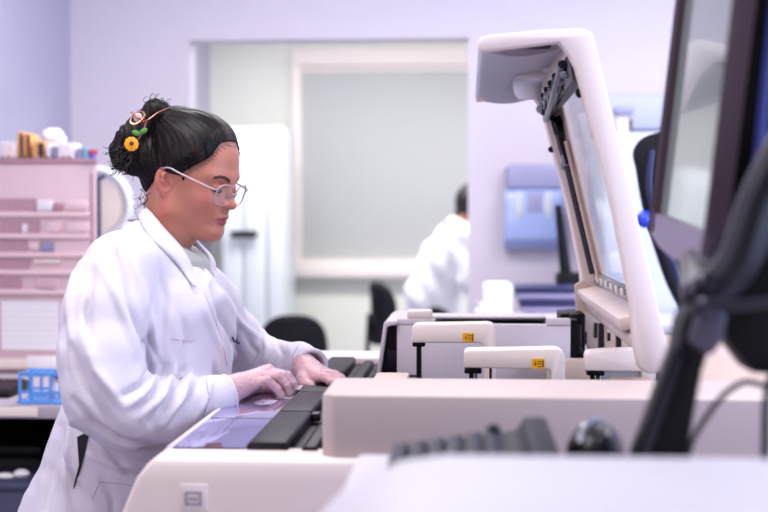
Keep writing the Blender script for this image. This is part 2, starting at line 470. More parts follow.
# ------------------------------------------------------------------ office chairs
def office_chair(loc, rz, label, seat_z=.48, bw=.21, bh=.2, bz=.72, n=2.6):
    r = empty('office_chair', (0, 0, 0), label, 'office chair')
    bm = nb(); t = bmesh.new()
    for i, (q, s_) in enumerate(((.0, .93), (.015, 1.0), (.04, 1.0), (.055, .93))):
        pass
    t.free()
    rings = []
    for q, s_ in ((-.004, .3), (-.004, .9), (.008, 1.0), (.035, 1.0), (.05, .9), (.05, .3)):
        rings.append([bm.verts.new((x * s_, -.2 - q - .05 * (x / bw) ** 2 * -1 - .0, bz + z * s_ )) for x, z in superellipse(bw, bh, n, 36)])
    for a, c in zip(rings, rings[1:]):
        for k in range(36): bm.faces.new((a[k], a[(k + 1) % 36], c[(k + 1) % 36], c[k]))
    bm.faces.new(rings[0]); bm.faces.new(rings[-1]); fin('backrest', bm, 'chair_fabric', r)
    bm = nb(); rings = []
    for q, s_ in ((-.03, .9), (-.02, .99), (.02, 1), (.035, .93), (.04, .5)):
        rings.append([bm.verts.new((x * s_, y * s_, seat_z + q)) for x, y in superellipse(.23, .22, 3, 36)])
    for a, c in zip(rings, rings[1:]):
        for k in range(36): bm.faces.new((a[k], a[(k + 1) % 36], c[(k + 1) % 36], c[k]))
    bm.faces.new(rings[0]); bm.faces.new(rings[-1]); fin('seat', bm, 'chair_fabric', r)
    bm = nb(); tube(bm, smooth_line([(0, -.05, seat_z - .03), (0, -.23, seat_z - .03), (0, -.275, seat_z + .06), (0, -.262, bz)]), .022, 8, flat=.5); fin('back_support', bm, 'black_plastic', r)
    bm = nb(); cyl(bm, (0, 0, .09), (0, 0, seat_z - .02), .026, .022); fin('gas_lift', bm, 'dark_steel', r)
    bm = nb()
    for k in range(5):
        a = 2 * PI * k / 5 + .3; tube(bm, [(0, 0, .1), (.29 * math.cos(a), .29 * math.sin(a), .07)], [.03, .016], 8)
    fin('star_base', bm, 'black_plastic', r)
    for k in range(5):
        a = 2 * PI * k / 5 + .3; bm = nb(); c = Vector((.29 * math.cos(a), .29 * math.sin(a), .028)); d = Vector((-math.sin(a), math.cos(a), 0)) * .022
        cyl(bm, c - d, c + d, .028, seg=16); cyl(bm, c + Vector((0, 0, .01)), c + Vector((0, 0, .05)), .008, seg=8); fin('caster', bm, 'black_plastic', r)
    r.location = loc; r.rotation_euler = (0, 0, rz)
    return r
yc = 7.0; office_chair((PX(290, yc), yc + .1, 0), .15, 'black office chair with rounded back standing in the doorway behind the technician', bw=.19, bh=.2, bz=PZ(314, yc) - .2)
yc = 7.3; office_chair((PX(384, yc) + .16, yc, 0), -PI / 2 + .45, 'black office chair seen from the side beside the seated person in the back room', bw=.15, bh=.18, bz=PZ(281, yc) - .18, seat_z=.5)

# ------------------------------------------------------------------ wall things on the right
d = empty('paper_towel_dispenser', (PX(531, YP), YP, PZ(250, YP)), 'translucent blue paper towel dispenser with smoky top on the lilac wall', 'dispenser')
x0, x1 = PX(504, YP), PX(562, YP); z0, z1 = PZ(249, YP), PZ(165, YP); zm = PZ(190, YP)
bm = nb(); box(bm, x0 + .005, x1 - .005, YP - .09, YP, zm, z1, .025, seg=3); fin('top_cover', bm, 'dispenser_smoke', d)
bm = nb(); prism(bm, [(YP, z0), (YP - .06, z0), (YP - .115, z0 + .05), (YP - .12, zm - .05), (YP - .1, zm), (YP, zm)], x0, x1, 'x', .012); fin('lower_body', bm, 'dispenser_clear', d)
for q in (519, 548):
    bm = nb(); ball(bm, (PX(q, YP - .11), YP - .117, PZ(205, YP)), .022, (1, .5, 3)); fin('side_window', bm, 'fridge_white', d)
bm = nb(); box(bm, PX(526, YP), PX(541, YP), YP - .124, YP - .1, PZ(212, YP), PZ(192, YP), .008); fin('lock_plate', bm, 'dispenser_smoke', d)

c = tag(fin('wall_ledge', box(nb(), PX(596, YP), 2.4, YP - .16, YP, PZ(131, YP - .1), PZ(97, YP - .1), .012), 'fridge_blue'), 'long pale blue shelf box mounted high on the right wall', 'shelf')
y0 = 5.15
fg = empty('laboratory_refrigerator', (PX(600, y0), y0, 0), 'wide pale blue-white laboratory refrigerator behind the tall black chair', 'refrigerator')
gx0, gx1, gz = PX(604, y0), PX(604, y0) + .75, PZ(132, y0)
bm = nb(); box(bm, gx0, gx1, y0 + .035, y0 + .7, .04, gz, .015); fin('body', bm, 'fridge_blue', fg)
bm = nb(); box(bm, gx0, gx1, y0, y0 + .037, .08, gz - .01, .012); fin('door', bm, 'fridge_blue', fg)
bm = nb(); box(bm, gx0 + .64, gx0 + .67, y0 - .04, y0 - .01, .8, 1.3, .01); box(bm, gx0 + .64, gx0 + .67, y0 - .02, y0 + .005, .82, .85); box(bm, gx0 + .64, gx0 + .67, y0 - .02, y0 + .005, 1.25, 1.28); fin('handle', bm, 'steel', fg)
g = empty('wall_dispenser', (PX(622, y0 + .2), y0 + .2, gz), 'small grey pump dispenser standing on top of the pale blue refrigerator', 'dispenser')
bm = nb(); box(bm, PX(613, y0 + .2), PX(632, y0 + .2), y0 + .14, y0 + .24, PZ(116, y0 + .2), PZ(108, y0 + .2), .008); fin('head', bm, 'grey_card', g)
bm = nb(); box(bm, PX(616, y0 + .2), PX(627, y0 + .2), y0 + .16, y0 + .22, gz, PZ(116, y0 + .2), .008); fin('body', bm, 'cream_trim', g)
bm = nb(); box(bm, PX(627, y0 + .2), PX(631, y0 + .2), y0 + .17, y0 + .21, gz, PZ(120, y0 + .2), .004); fin('lever', bm, 'dark_card', g)

# ------------------------------------------------------------------ counter behind the analyser, with its things
yk = 4.7; kz = PZ(321, yk)
ct = empty('back_counter', (.7, yk, 0), 'white counter behind the analyser holding white boxes and blue trays', 'counter')
bm = nb(); box(bm, PX(476, yk), 1.1, yk - .1, y0 - .03, kz - .035, kz, .006); fin('worktop', bm, 'console_white', ct)
bm = nb(); box(bm, PX(476, yk) + .02, 1.08, yk - .06, y0 - .05, 0, kz - .03); fin('cabinet', bm, 'console_white', ct)
q = empty('carton', (PX(498, yk), yk, kz), 'white carton with printed lines on the back counter left of the trays', 'box')
bm = nb(); box(bm, PX(484, yk), PX(513, yk), yk + .0, yk + .25, kz, PZ(286, yk), .004); fin('carton_body', bm, 'printed_sheet', q)
bm = nb(); box(bm, PX(486, yk), PX(511, yk), yk + .005, yk + .245, PZ(286.5, yk), PZ(284.5, yk), .002); fin('flap', bm, 'white_card', q)
b2 = tag(fin('bottle', lathe(nb(), [(.022, 0), (.024, .004), (.024, .04), (.012, .05), (.012, .058), (.015, .06), (.015, .072)], (PX(480.5, yk), yk - .02, kz)), 'white_card'), 'small white bottle left of the printed carton on the back counter', 'bottle')
for i, (a, b_, ya, yb, lab) in enumerate(((517, 578, 300.5, 287, 'lilac instrument tray with navy rim, topmost of its stack'), (522, 578, 313, 300.5, 'lilac instrument tray with navy rim in the middle of the stack'),)):
    t = empty('instrument_tray', (PX(545, yk), yk, PZ(ya, yk)), lab, 'tray', 'trays stacked on the back counter')
    bm = nb(); box(bm, PX(a, yk), PX(b_, yk), yk + .02, yk + .26, PZ(ya, yk) + .001, PZ(yb + 5, yk), .01); fin('tray_body', bm, 'tray_grey', t)
    bm = nb(); box(bm, PX(a - 1.5, yk), PX(b_, yk) + .01, yk + .01, yk + .27, PZ(yb + 6, yk), PZ(yb, yk), .008); fin('rim', bm, 'navy_tray', t)
bx = tag(fin('carton', box(nb(), PX(532, yk), PX(578, yk), yk + .03, yk + .25, kz, PZ(313, yk) - .001, .004), 'white_card'), 'flat white carton at the bottom under the stacked trays', 'box')
u = empty('bench_device', (PX(566, yk + .3), yk + .3, kz), 'black upright device with a slanted stem behind the navy trays', 'device')
bm = nb(); box(bm, PX(556, yk + .34), PX(585, yk + .34), yk + .3, yk + .38, kz, PZ(272, yk + .34), .012); fin('housing', bm, 'black_plastic', u)
bm = nb(); tube(bm, [P(566, 275, yk + .34), P(558, 205, yk + .34)], [.024, .014]); fin('stem', bm, 'black_plastic', u)

# tall black drafting chair between the lid and the monitor
yh = 3.75
r = empty('drafting_chair', (PX(690, yh), yh, 0), 'tall black drafting chair with curved high back behind the open lid', 'chair')
bm = nb(); rings = []
prof = [(636, 168), (633, 152), (641, 139), (658, 133), (690, 131), (712, 150), (718, 220), (712, 290), (704, 320), (692, 322), (672, 290), (655, 245), (643, 205)]
pr = smooth_line([P(a, b_, yh) for a, b_ in prof + prof[:1]], 5)[:-1]
cc = sum(pr, Vector()) / len(pr)
for q, s_ in ((.0, .4), (.0, .86), (.012, 1), (.035, 1), (.05, .9), (.05, .4)):
    rings.append([bm.verts.new(cc + (p - cc) * s_ + Vector((0, q - .9 * ((p.z - cc.z) * .16), 0))) for p in pr])
n = len(pr)
for a, c2 in zip(rings, rings[1:]):
    for k in range(n): bm.faces.new((a[k], a[(k + 1) % n], c2[(k + 1) % n], c2[k]))
bm.faces.new(rings[0]); bm.faces.new(rings[-1]); fin('backrest', bm, 'chair_fabric', r)
bm = nb(); tube(bm, smooth_line([P(652, 150, yh - .03), P(650, 190, yh - .03), P(664, 240, yh - .03), P(688, 300, yh - .03)]), .012, 8); fin('back_frame', bm, 'navy_tray', r)
bm = nb(); ball(bm, P(645, 219, yh - .03), .024, (1, 1, 1.1)); tube(bm, [P(645, 219, yh - .03), P(656, 216, yh)], .012); fin('adjuster', bm, 'blue_gloss', r)
sx = PX(698, yh)
bm = nb(); tube(bm, smooth_line([P(698, 300, yh + .04), (sx, yh + .06, .85), (sx, yh - .1, .76)]), .025, 8, flat=.5); fin('back_support', bm, 'black_plastic', r)
bm = nb(); rings = []
for q, s_ in ((-.04, .9), (-.02, 1), (.02, 1), (.04, .9), (.045, .4)):
    rings.append([bm.verts.new((sx + x * s_, yh - .22 + y * s_, .8 + q)) for x, y in superellipse(.23, .22, 3, 32)])
for a, c2 in zip(rings, rings[1:]):
    for k in range(32): bm.faces.new((a[k], a[(k + 1) % 32], c2[(k + 1) % 32], c2[k]))
bm.faces.new(rings[0]); bm.faces.new(rings[-1]); fin('seat', bm, 'chair_fabric', r)
bm = nb(); cyl(bm, (sx, yh - .2, .08), (sx, yh - .2, .78), .03, .022); fin('gas_lift', bm, 'dark_steel', r)
bm = nb()
for k in range(5):
    a = 2 * PI * k / 5; tube(bm, [(sx, yh - .2, .1), (sx + .28 * math.cos(a), yh - .2 + .28 * math.sin(a), .02)], [.03, .018], 8)
fin('star_base', bm, 'black_plastic', r)

# ================================================================== LEFT BENCH
cz = P(40, 373, 4.3).z; dd_ = ray(30, 406); cy = (cz - H) * dd_.y / dd_.z
lb = empty('lab_bench', (-1.4, cy, 0), 'grey laminate bench at the left carrying the pink analyser', 'bench')
bx1 = -1.02
bm = nb(); box(bm, XL + .01, bx1, cy, 5.0, cz - .036, cz, .003); fin('worktop', bm, 'grey_laminate', lb)
bm = nb(); box(bm, XL + .01, PX(36, cy), cy - .004, cy + .002, cz - .03, cz - .004, .001); fin('edge_strip', bm, 'cream_trim', lb)
bm = nb(); box(bm, bx1 - .05, bx1 - .01, cy + .03, 4.95, 0, cz - .036); fin('leg', bm, 'grey_laminate', lb)
bm = nb(); box(bm, PX(54, cy + .1), PX(60, cy + .1), cy + .1, cy + .14, 0, cz - .036); fin('leg', bm, 'grey_laminate', lb)
bm = nb(); box(bm, XL + .02, bx1 - .06, 4.8, 4.84, 0, cz - .04); fin('back_panel', bm, 'bin_dark', lb)
o = empty('storage_crate', (-1.6, cy + .5, 0), 'black crate on the floor under the left bench', 'crate')
bm = nb(); box(bm, XL + .03, PX(60, cy + .5), cy + .3, cy + .8, .35, .72, .02); fin('crate_body', bm, 'bin_dark', o)
bm = nb(); box(bm, XL + .03, PX(62, cy + .5), cy + .28, cy + .82, .70, .74, .01); fin('rim', bm, 'black_plastic', o)
bm = nb(); box(bm, XL + .03, PX(62, cy + .5), cy + .28, cy + .82, 0, .35, .02); fin('lower_crate', bm, 'bin_dark', o)
o = empty('waste_box', (-1.5, cy + .1, 0), 'dull blue low bin with a scrap of white paper under the left bench', 'bin')
wz = PZ(484, cy + .1)
bm = nb(); box(bm, XL + .03, PX(40, cy + .1), cy + .02, cy + .24, 0, wz, .02); fin('bin_body', bm, 'bin_blue', o)
bm = nb(); box(bm, XL + .02, PX(42, cy + .1), cy + .01, cy + .25, wz - .02, wz + .005, .01); fin('rim', bm, 'bin_blue', o)
bm = nb(); ball(bm, (PX(19, cy + .1), cy + .1, wz + .012), .02, (1.2, 1, .7), seg=9); ball(bm, (PX(5, cy + .1), cy + .08, wz + .008), .018, (1.5, 1, .6), seg=9)
o = tag(fin('paper_scrap', bm, 'paper'), 'white crumpled paper scraps lying on the dull blue bin under the bench', 'paper')

# pink analyser
yp = 4.3; px0, px1 = XL + .04, PX(97, yp); pz1 = PZ(159, yp)
pk = empty('bench_analyser', ((px0 + px1) / 2, yp, cz), 'pink louvred bench analyser with a white sheet taped on its front', 'laboratory instrument')
bm = nb(); prism(bm, [(px0, yp), (px1, yp), (px1 - .13, yp + .4), (px0, yp + .4)], cz, pz1, 'z', .01); fin('housing', bm, 'pink_enamel', pk)
bm = nb(); prism(bm, [(px0, yp - .008), (px1 + .004, yp - .008), (px1 - .126, yp + .41), (px0, yp + .41)], pz1 - .014, pz1 + .004, 'z', .004); fin('top_panel', bm, 'pink_dark', pk)
rows = [(198, 212, 37), (220, 234, 40), (240, 253, 27), (260, 271, 30), (279, 291, 21)]
for a, b_, r_ in rows:
    bm = nb(); box(bm, px0 + .02, PX(r_, yp), yp - .004, yp + .01, PZ(b_, yp), PZ(a, yp)); fin('vent', bm, 'vent_slots', pk)
    bm = nb(); box(bm, px0 + .01, PX(90, yp), yp - .02, yp + .005, PZ(b_ + 5, yp), PZ(b_, yp), .004); fin('ledge', bm, 'pink_lip', pk)
for (a, b_, c_, d_, mm) in ((38, 54, 200, 211, 'white_card'), (66, 88, 201, 210, 'pink_lip'), (54, 63, 203, 211, 'pink_dark'), (23, 28, 224, 233, 'white_card'), (48, 62, 222, 233, 'pink_lip'), (68, 90, 223, 233, 'pink_lip'), (30, 40, 242, 251, 'pink_lip'), (42, 54, 243, 252, 'grey_card'), (34, 62, 260, 264, 'cream_trim'), (38, 58, 280, 290, 'pink_lip')):
    bm = nb(); box(bm, PX(a, yp), PX(b_, yp), yp - .016, yp + .004, PZ(d_, yp), PZ(c_, yp), .004); fin('module_label', bm, mm, pk)
for q in (282, 285.5, 289):
    bm = nb(); box(bm, PX(40, yp), PX(57, yp), yp - .018, yp - .012, PZ(q + .8, yp), PZ(q, yp)); fin('printed_line', bm, 'pink_dark', pk)
bm = nb(); box(bm, px0 + .01, px1 - .01, yp - .02, yp + .004, PZ(372, yp) + .0, PZ(362, yp), .004); fin('base_strip', bm, 'cream_trim', pk)
bm = nb(); box(bm, PX(27, yp), PX(60, yp), yp - .026, yp - .004, PZ(371, yp), PZ(359, yp), .003); fin('front_label', bm, 'paper', pk)
bm = nb(); box(bm, PX(91, yp), PX(93, yp), yp - .004, yp + .01, cz + .03, PZ(172, yp)); fin('door_gap', bm, 'pink_dark', pk)
o = tag(fin('notice_sheet', box(nb(), PX(1, yp), PX(59, yp), yp - .007, yp - .0045, PZ(353, yp), PZ(303, yp)), 'printed_sheet'), 'white printed sheet taped to the front of the pink analyser', 'paper sheet')

# things on top of the pink analyser
def boxy(name, a, b_, ya, yb, m_, lab, cat, dy=.0, dep=.08, part=None, grp=None):
    y_ = yp + .06 + dy; z_ = pz1 + .004
    o = empty(name, ((PX(a, y_) + PX(b_, y_)) / 2, y_, z_), lab, cat, grp)
    bm = nb(); box(bm, PX(a, y_), PX(b_, y_), y_, y_ + dep, z_, PZ(yb, y_), .003); fin('carton_body', bm, m_, o)
    if part:
        bm = nb(); box(bm, PX(part[0], y_), PX(part[1], y_), y_ - .002, y_ + .01, z_ + .01, PZ(yb + 2, y_)); fin('front_label', bm, part[2], o)
    return o
boxy('carton', 2, 17, 156, 140.5, 'white_card', 'leftmost low white box on top of the pink analyser', 'box', part=(4, 14, 'cream_trim'))
boxy('reagent_box', 17.5, 24, 156, 130, 'orange_card', 'taller orange and black reagent box, left one of the pair on the pink analyser', 'box', part=(20.5, 23.6, 'dark_card'))
boxy('reagent_box', 24.3, 31, 156, 131.5, 'orange_card', 'orange and black reagent box, right one of the tall pair on the pink analyser', 'box', part=(27.4, 30.7, 'dark_card'))
boxy('reagent_box', 33, 45, 156, 139.5, 'orange_card', 'shorter orange reagent box with dark label on the pink analyser', 'box', part=(38.5, 44.5, 'dark_card'))
boxy('reagent_bottle_carton', 46.5, 51, 156, 142, 'white_card', 'slim white box beside the shorter orange one on the pink analyser', 'box')
boxy('reagent_bottle_carton', 52, 57, 156, 144, 'grey_card', 'slim lilac-grey box left of the wide white box on the pink analyser', 'box')
boxy('carton', 58, 75, 156, 141.5, 'white_card', 'wide white box with dark bottom label on the pink analyser', 'box', part=(61, 70, 'white_card'))
boxy('reagent_box', 76.5, 82.5, 156, 146.5, 'grey_card', 'small blue-grey box beside the teal box on the pink analyser', 'box')
boxy('reagent_box', 83, 86.5, 156, 146, 'teal_card', 'narrow teal box next to the red-capped tub on the pink analyser', 'box')
y_ = yp + .1; o = empty('sample_tub', (PX(92, y_), y_, pz1 + .004), 'violet tub with a red lid at the right end of the pink analyser top', 'tub')
bm = nb(); lathe(bm, [(.012, 0), (.018, .022)], (PX(92, y_), y_, pz1 + .004)); fin('tub_body', bm, 'violet_cup', o)
bm = nb(); lathe(bm, [(.019, .022), (.022, .024), (.022, .034), (.018, .036)], (PX(92, y_), y_, pz1 + .004)); fin('lid', bm, 'red_cap', o)
y_ = yp + .22; o = empty('plastic_bag', (PX(50, y_), y_, pz1 + .004), 'crumpled white plastic bag behind the boxes on the pink analyser', 'bag')
f = Field((PX(50, y_) - .1, y_ - .07, pz1 - .0), (PX(50, y_) + .1, y_ + .07, pz1 + .13), .005)
for q in ((42, 142, .03), (50, 137, .036), (56, 135, .03), (61, 141, .026), (50, 147, .04), (44, 148, .035), (58, 148, .034)):
    f.ell(P(q[0], q[1], y_ + random.uniform(-.015, .015)), (q[2] * .9, q[2], q[2] * .8), .008)
V, Q = f.mesh(); V[:, 2] = np.maximum(V[:, 2], pz1 + .005)
V += normals(V, Q) * (np.sin(V[:, :1] * 190 + 3 * np.sin(V[:, 2:] * 130)) * np.sin(V[:, 2:] * 160 + V[:, 1:2] * 90) * .004)
me = np_mesh('bag_film', V, Q); oo = link_mesh('bag_film', me, 'plastic_bag', o); me.transform(world_of(o).inverted())

# row of little feet of the bottle rack along the analyser's top edge
o = empty('bottle_rack', (PX(40, yp + .03), yp + .03, pz1 + .004), 'low wire rack of small dark pegs along the front of the pink analyser top', 'rack')
bm = nb(); box(bm, px0 + .03, PX(72, yp), yp + .02, yp + .028, pz1 + .004, pz1 + .008); fin('rail', bm, 'dark_card', o)
k = 3
while k < 72:
    bm = nb(); cyl(bm, (PX(k, yp + .02), yp + .024, pz1 + .006), (PX(k, yp + .02), yp + .024, pz1 + .016), .0045, seg=8); fin('peg', bm, 'dark_card' if k % 2 else 'grey_card', o); k += 5.5

# magnifier lamp on the bench: black post, white oval ring and pale disc
yl = 4.84
o = empty('magnifier_lamp', (PX(97, yl), yl, cz), 'white round magnifier lamp on a thin black post beside the pink analyser', 'lamp')
ml_c = P(97, 206, yl + .06)
bm = nb(); pts = [ml_c + Vector((math.cos(a) * .128, 0, math.sin(a) * .138)) for a in [2 * PI * i / 48 for i in range(48)]]
tube(bm, pts, .024, 12, closed=True, flat=.8); fin('ring_housing', bm, 'fridge_white', o)
bm = nb(); cyl(bm, ml_c + Vector((0, -.012, 0)), ml_c + Vector((0, .012, 0)), .104, seg=40); fin('lens_cover', bm, 'cream_trim', o)
bm = nb(); tube(bm, [(PX(98, yl), yl, cz), (PX(98, yl), yl, PZ(178, yl))], .011); tube(bm, [P(95, 176, yl), P(98, 179, yl), P(105, 176, yl)], .008)
cyl(bm, (PX(98, yl), yl, cz), (PX(98, yl), yl, cz + .02), .045); fin('post', bm, 'navy_tray', o)

# keyboard edge and blue tube rack on the left bench
yk2 = cy + .22
o = empty('keyboard', (XL + .2, yk2, cz), 'black keyboard lying on the left bench in front of the pink analyser', 'keyboard')
bm = nb(); prism(bm, [(yk2 - .08, cz + .002), (yk2 - .08, cz + .018), (yk2 + .09, cz + .036), (yk2 + .09, cz + .002)], XL + .06, PX(17, yk2), 'x', .004); fin('keyboard_base', bm, 'black_plastic', o)
kb = None
for r_ in range(4):
    for c_ in range(9):
        x_ = PX(15, yk2) - .022 * c_; y2 = yk2 - .06 + .036 * r_; z2 = cz + .02 + .0042 * r_ + .004
        if kb is None:
            kb = fin('key', box(nb(), x_ - .018, x_, y2, y2 + .028, z2 - .006, z2 + .004, .002), 'dark_card', o); k0 = (x_, y2, z2)
        else:
            c2 = kb.copy(); COL.objects.link(c2); c2.parent = o; c2.location = (x_ - k0[0], y2 - k0[1], z2 - k0[2])
yr = cy + .03
tr = empty('test_tube_rack', (PX(42, yr), yr, cz), 'bright blue plastic test tube rack on the left bench by the technician', 'rack')
ra0, ra1 = PX(16, yr), PX(68, yr); rz1 = PZ(376, yr)
bm = nb(); box(bm, ra0 - .004, ra1 + .01, yr, yr + .1, cz, cz + .01, .003); fin('base_plate', bm, 'blue_plastic', tr)
bm = nb()
for yy in (yr + .005, yr + .09):
    box(bm, ra0, ra1, yy, yy + .006, rz1 - .012, rz1, .002)
for i in range(7):
    x_ = ra0 + (ra1 - ra0 - .006) * i / 6; box(bm, x_, x_ + .006, yr + .005, yr + .096, rz1 - .01, rz1 - .004, .001)
fin('top_grid', bm, 'blue_plastic', tr)
bm = nb()
for yy in (yr + .005, yr + .09): box(bm, ra0, ra1, yy, yy + .005, cz + .03, cz + .038, .002)
box(bm, ra0 + .03, ra0 + .085, yr + .003, yr + .008, cz + .02, cz + .032)
fin('middle_rail', bm, 'blue_plastic', tr)
for x_ in (ra0, ra0 + .035, ra0 + .09, ra1 - .01):
    for yy in (yr + .004, yr + .088):
        bm = nb(); box(bm, x_, x_ + .008, yy, yy + .008, cz + .008, rz1 - .005, .002); fin('upright', bm, 'blue_plastic', tr)
for q in ((58, 377, 'test tube with a purple cap leaning in the blue rack', 'purple_cap', 3), (53, 381, 'white test tube standing left of the purple-capped one in the blue rack', 'white_card', 2)):
    t = empty('test_tube', (PX(q[0], yr + .03), yr + .03, cz + .012), q[2], 'test tube')
    a = P(q[0] - q[4], 399.5, yr + .03); a.z = max(a.z, cz + .022); b_ = P(q[0], q[1], yr + .03)
    bm = nb(); tube(bm, [a, b_], .009, 12); ball(bm, a, .009, seg=12); fin('tube_body', bm, 'tube_clear', t)
    bm = nb(); dd = (b_ - a).normalized(); cyl(bm, b_ - dd * .002, b_ + dd * .018, .0105, seg=14); fin('cap', bm, q[3], t)
    bm = nb(); cyl(bm, a.lerp(b_, .3), a.lerp(b_, .75), .0094, seg=14); fin('tube_label', bm, 'paper', t)
# ================================================================== THE ANALYSER
WZ = H - .355                                                # working deck height
AX0 = -.455; AY0, AY1 = 1.905, 3.24; AXR = .86
an = empty('clinical_analyser', (.1, 2.5, 0), 'large cream clinical analyser with raised lid that the technician works at', 'laboratory analyser')
bm = nb(); box(bm, AX0 + .005, AXR, AY0 + .034, AY1, .06, WZ - .0125, .004); fin('cabinet', bm, 'machine_cream', an)
bm = nb(); box(bm, AX0 + .05, AXR - .03, AY0 + .08, AY1 - .05, 0, .07); fin('plinth', bm, 'bin_dark', an)
# rounded end cover with its bulging lower left side
bm = nb()
pl = [(AX0 - .006, WZ + .0), (AX0 - .03, WZ - .03), (AX0 - .065, WZ - .11), (AX0 - .075, WZ - .2), (AX0 - .075, .1), (AXR, .1), (AXR, WZ)]
prism(bm, pl, AY0 - .07, AY0 + .032, 'y', .012)
fin('end_cover', bm, 'machine_white', an)
bm = nb()
ya = AY0 - .073
box(bm, PX(178, ya), PX(206, ya), ya - .0, ya + .006, PZ(516, ya), PZ(488, ya), .002)
fin('badge_plate', bm, 'machine_white', an)
bm = nb()
for q in ((184, 200, 497, 495.6), (184, 200, 509, 507.6)):
    box(bm, PX(q[0], ya), PX(q[1], ya), ya - .002, ya + .001, PZ(q[2], ya), PZ(q[3], ya))
for q in ((184, 185.4), (198.6, 200)): box(bm, PX(q[0], ya), PX(q[1], ya), ya - .002, ya + .001, PZ(509, ya), PZ(496, ya))
box(bm, PX(188, ya), PX(196, ya), ya - .002, ya + .001, PZ(503.4, ya), PZ(501.8, ya))
fin('badge_symbol', bm, 'seam_shadow', an)
bm = nb(); box(bm, AX0 - .006, AX0 + .004, AY0 + .02, AY1, .1, WZ + .0005, .002); fin('side_rim', bm, 'machine_lilac', an)
# glossy working surface
bx_a, bx_b, bx_c, bx_d, bx_e = PX(249, 1.94), PX(290, 1.94), PX(299, 1.94), PX(318, 1.94), PX(342, 1.94)
bm = nb(); box(bm, AX0 + .004, bx_a - .001, AY0 + .006, 3.1, WZ - .012, WZ, .001); fin('glossy_deck', bm, 'dark_glass', an)
bm = nb(); box(bm, AX0 + .006, bx_a, 2.205, 2.2075, WZ, WZ + .0006); fin('deck_seam', bm, 'groove_dark', an)
bm = nb(); box(bm, AX0, AXR - .02, 3.1, AY1 + .02, WZ - .015, WZ + .008, .006); fin('rear_rim', bm, 'machine_white', an)
bm = nb(); box(bm, bx_a, AXR - .01, AY0 + .006, 3.1, WZ - .03, WZ - .008); fin('sunken_deck', bm, 'groove_dark', an)
# black cover bars in lengths
for (a, b_) in ((AY0 + .004, 2.215), (2.225, 2.46), (2.47, 2.78), (2.79, 3.08)):
    bm = nb(); prism(bm, [(bx_a, WZ - .012), (bx_a, WZ + .007), (bx_a + .006, WZ + .012), (bx_b - .004, WZ + .012), (bx_b, WZ + .008), (bx_b, WZ - .012)], a, b_, 'y', .002)
    t = fin('cover_bar', bm, 'bar_plastic', an)
bm = nb(); box(bm, bx_b, bx_b + .014, 2.2, 2.228, WZ - .004, WZ + .0105, .002); fin('bar_latch', bm, 'groove_dark', an)
bm = nb(); box(bm, bx_b, bx_b + .014, 2.455, 2.475, WZ - .004, WZ + .0105, .002); fin('bar_latch', bm, 'groove_dark', an)
bm = nb(); prism(bm, [(bx_c + .002, WZ - .02), (bx_c + .002, WZ - .004), (bx_c + .012, WZ + .006), (bx_d, WZ + .006), (bx_d + .004, WZ - .004), (bx_d + .004, WZ - .02)], AY0 + .004, 3.06, 'y', .002); fin('guide_rail', bm, 'bar_plastic', an)
for k in range(9):
    a = AY0 + .02 + k * .122
    bm = nb(); box(bm, bx_d + .012, bx_e - .004, a, a + .112, WZ - .01, WZ - .001, .003); fin('track_segment', bm, 'bar_plastic', an)
for k in range(4):
    bm = nb(); box(bm, bx_e + .005, bx_e + .09, 2.55 + k * .13, 2.66 + k * .13, WZ - .01, WZ + .002, .004); fin('track_segment', bm, 'groove_dark', an)
bm = nb(); box(bm, bx_e - .02, bx_e + .03, 2.1, 2.9, WZ - .02, WZ - .006, .002); fin('track_floor', bm, 'groove_dark', an)
# front block cover
bz1 = PZ(395.5, AY0 - .045)
bm = nb(); prism(bm, superellipse(1, 1, 2, 4)[:0] or [(PX(324, AY0) + .0, AY0 - .03), (PX(324, AY0) + .02, AY0 - .05), (AXR, AY0 - .065), (AXR, AY0 + .155), (PX(324, AY0) + .0, AY0 + .15)], WZ - .01, bz1, 'z', .006); fin('front_block', bm, 'block_beige', an)
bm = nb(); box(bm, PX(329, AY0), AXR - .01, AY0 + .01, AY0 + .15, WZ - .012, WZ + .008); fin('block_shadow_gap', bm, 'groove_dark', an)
# rear chamber
yb = 2.82; cx0, cx1 = PX(397, yb), PX(577, yb)
bm = nb()
box(bm, cx0, PX(571, yb), yb, yb + .03, WZ - .02, PZ(324.5, yb), .001)
box(bm, cx0, PX(435, yb), yb, yb + .03, PZ(326, yb), PZ(319.5, yb), .001)
box(bm, PX(547, yb), PX(571, yb), yb, yb + .03, PZ(326, yb), PZ(318.5, yb), .001)
box(bm, cx0, PX(571, yb), yb + .25, yb + .28, WZ - .02, PZ(317.5, yb + .25), .004)
box(bm, cx0, cx0 + .03, yb + .031, yb + .249, WZ - .02, PZ(319.5, yb), .004)
fin('chamber_wall', bm, 'machine_lilac', an)
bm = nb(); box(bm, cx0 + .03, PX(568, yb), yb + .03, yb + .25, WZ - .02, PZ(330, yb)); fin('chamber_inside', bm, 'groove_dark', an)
bm = nb(); box(bm, cx0 + .07, PX(552, yb), yb + .19, yb + .29, PZ(318.5, yb + .2), PZ(316, yb + .2), .002); fin('slot_cover', bm, 'machine_lilac', an)
bm = nb(); box(bm, PX(572, yb), PX(578, yb), yb + .01, yb + .06, PZ(364, yb), PZ(320, yb)); fin('chamber_edge', bm, 'black_plastic', an)
bm = nb(); box(bm, PX(407, yb), PX(432, yb), yb + .0, yb + .06, PZ(320.5, yb), PZ(311, yb), .005); fin('top_button', bm, 'machine_cream', an)
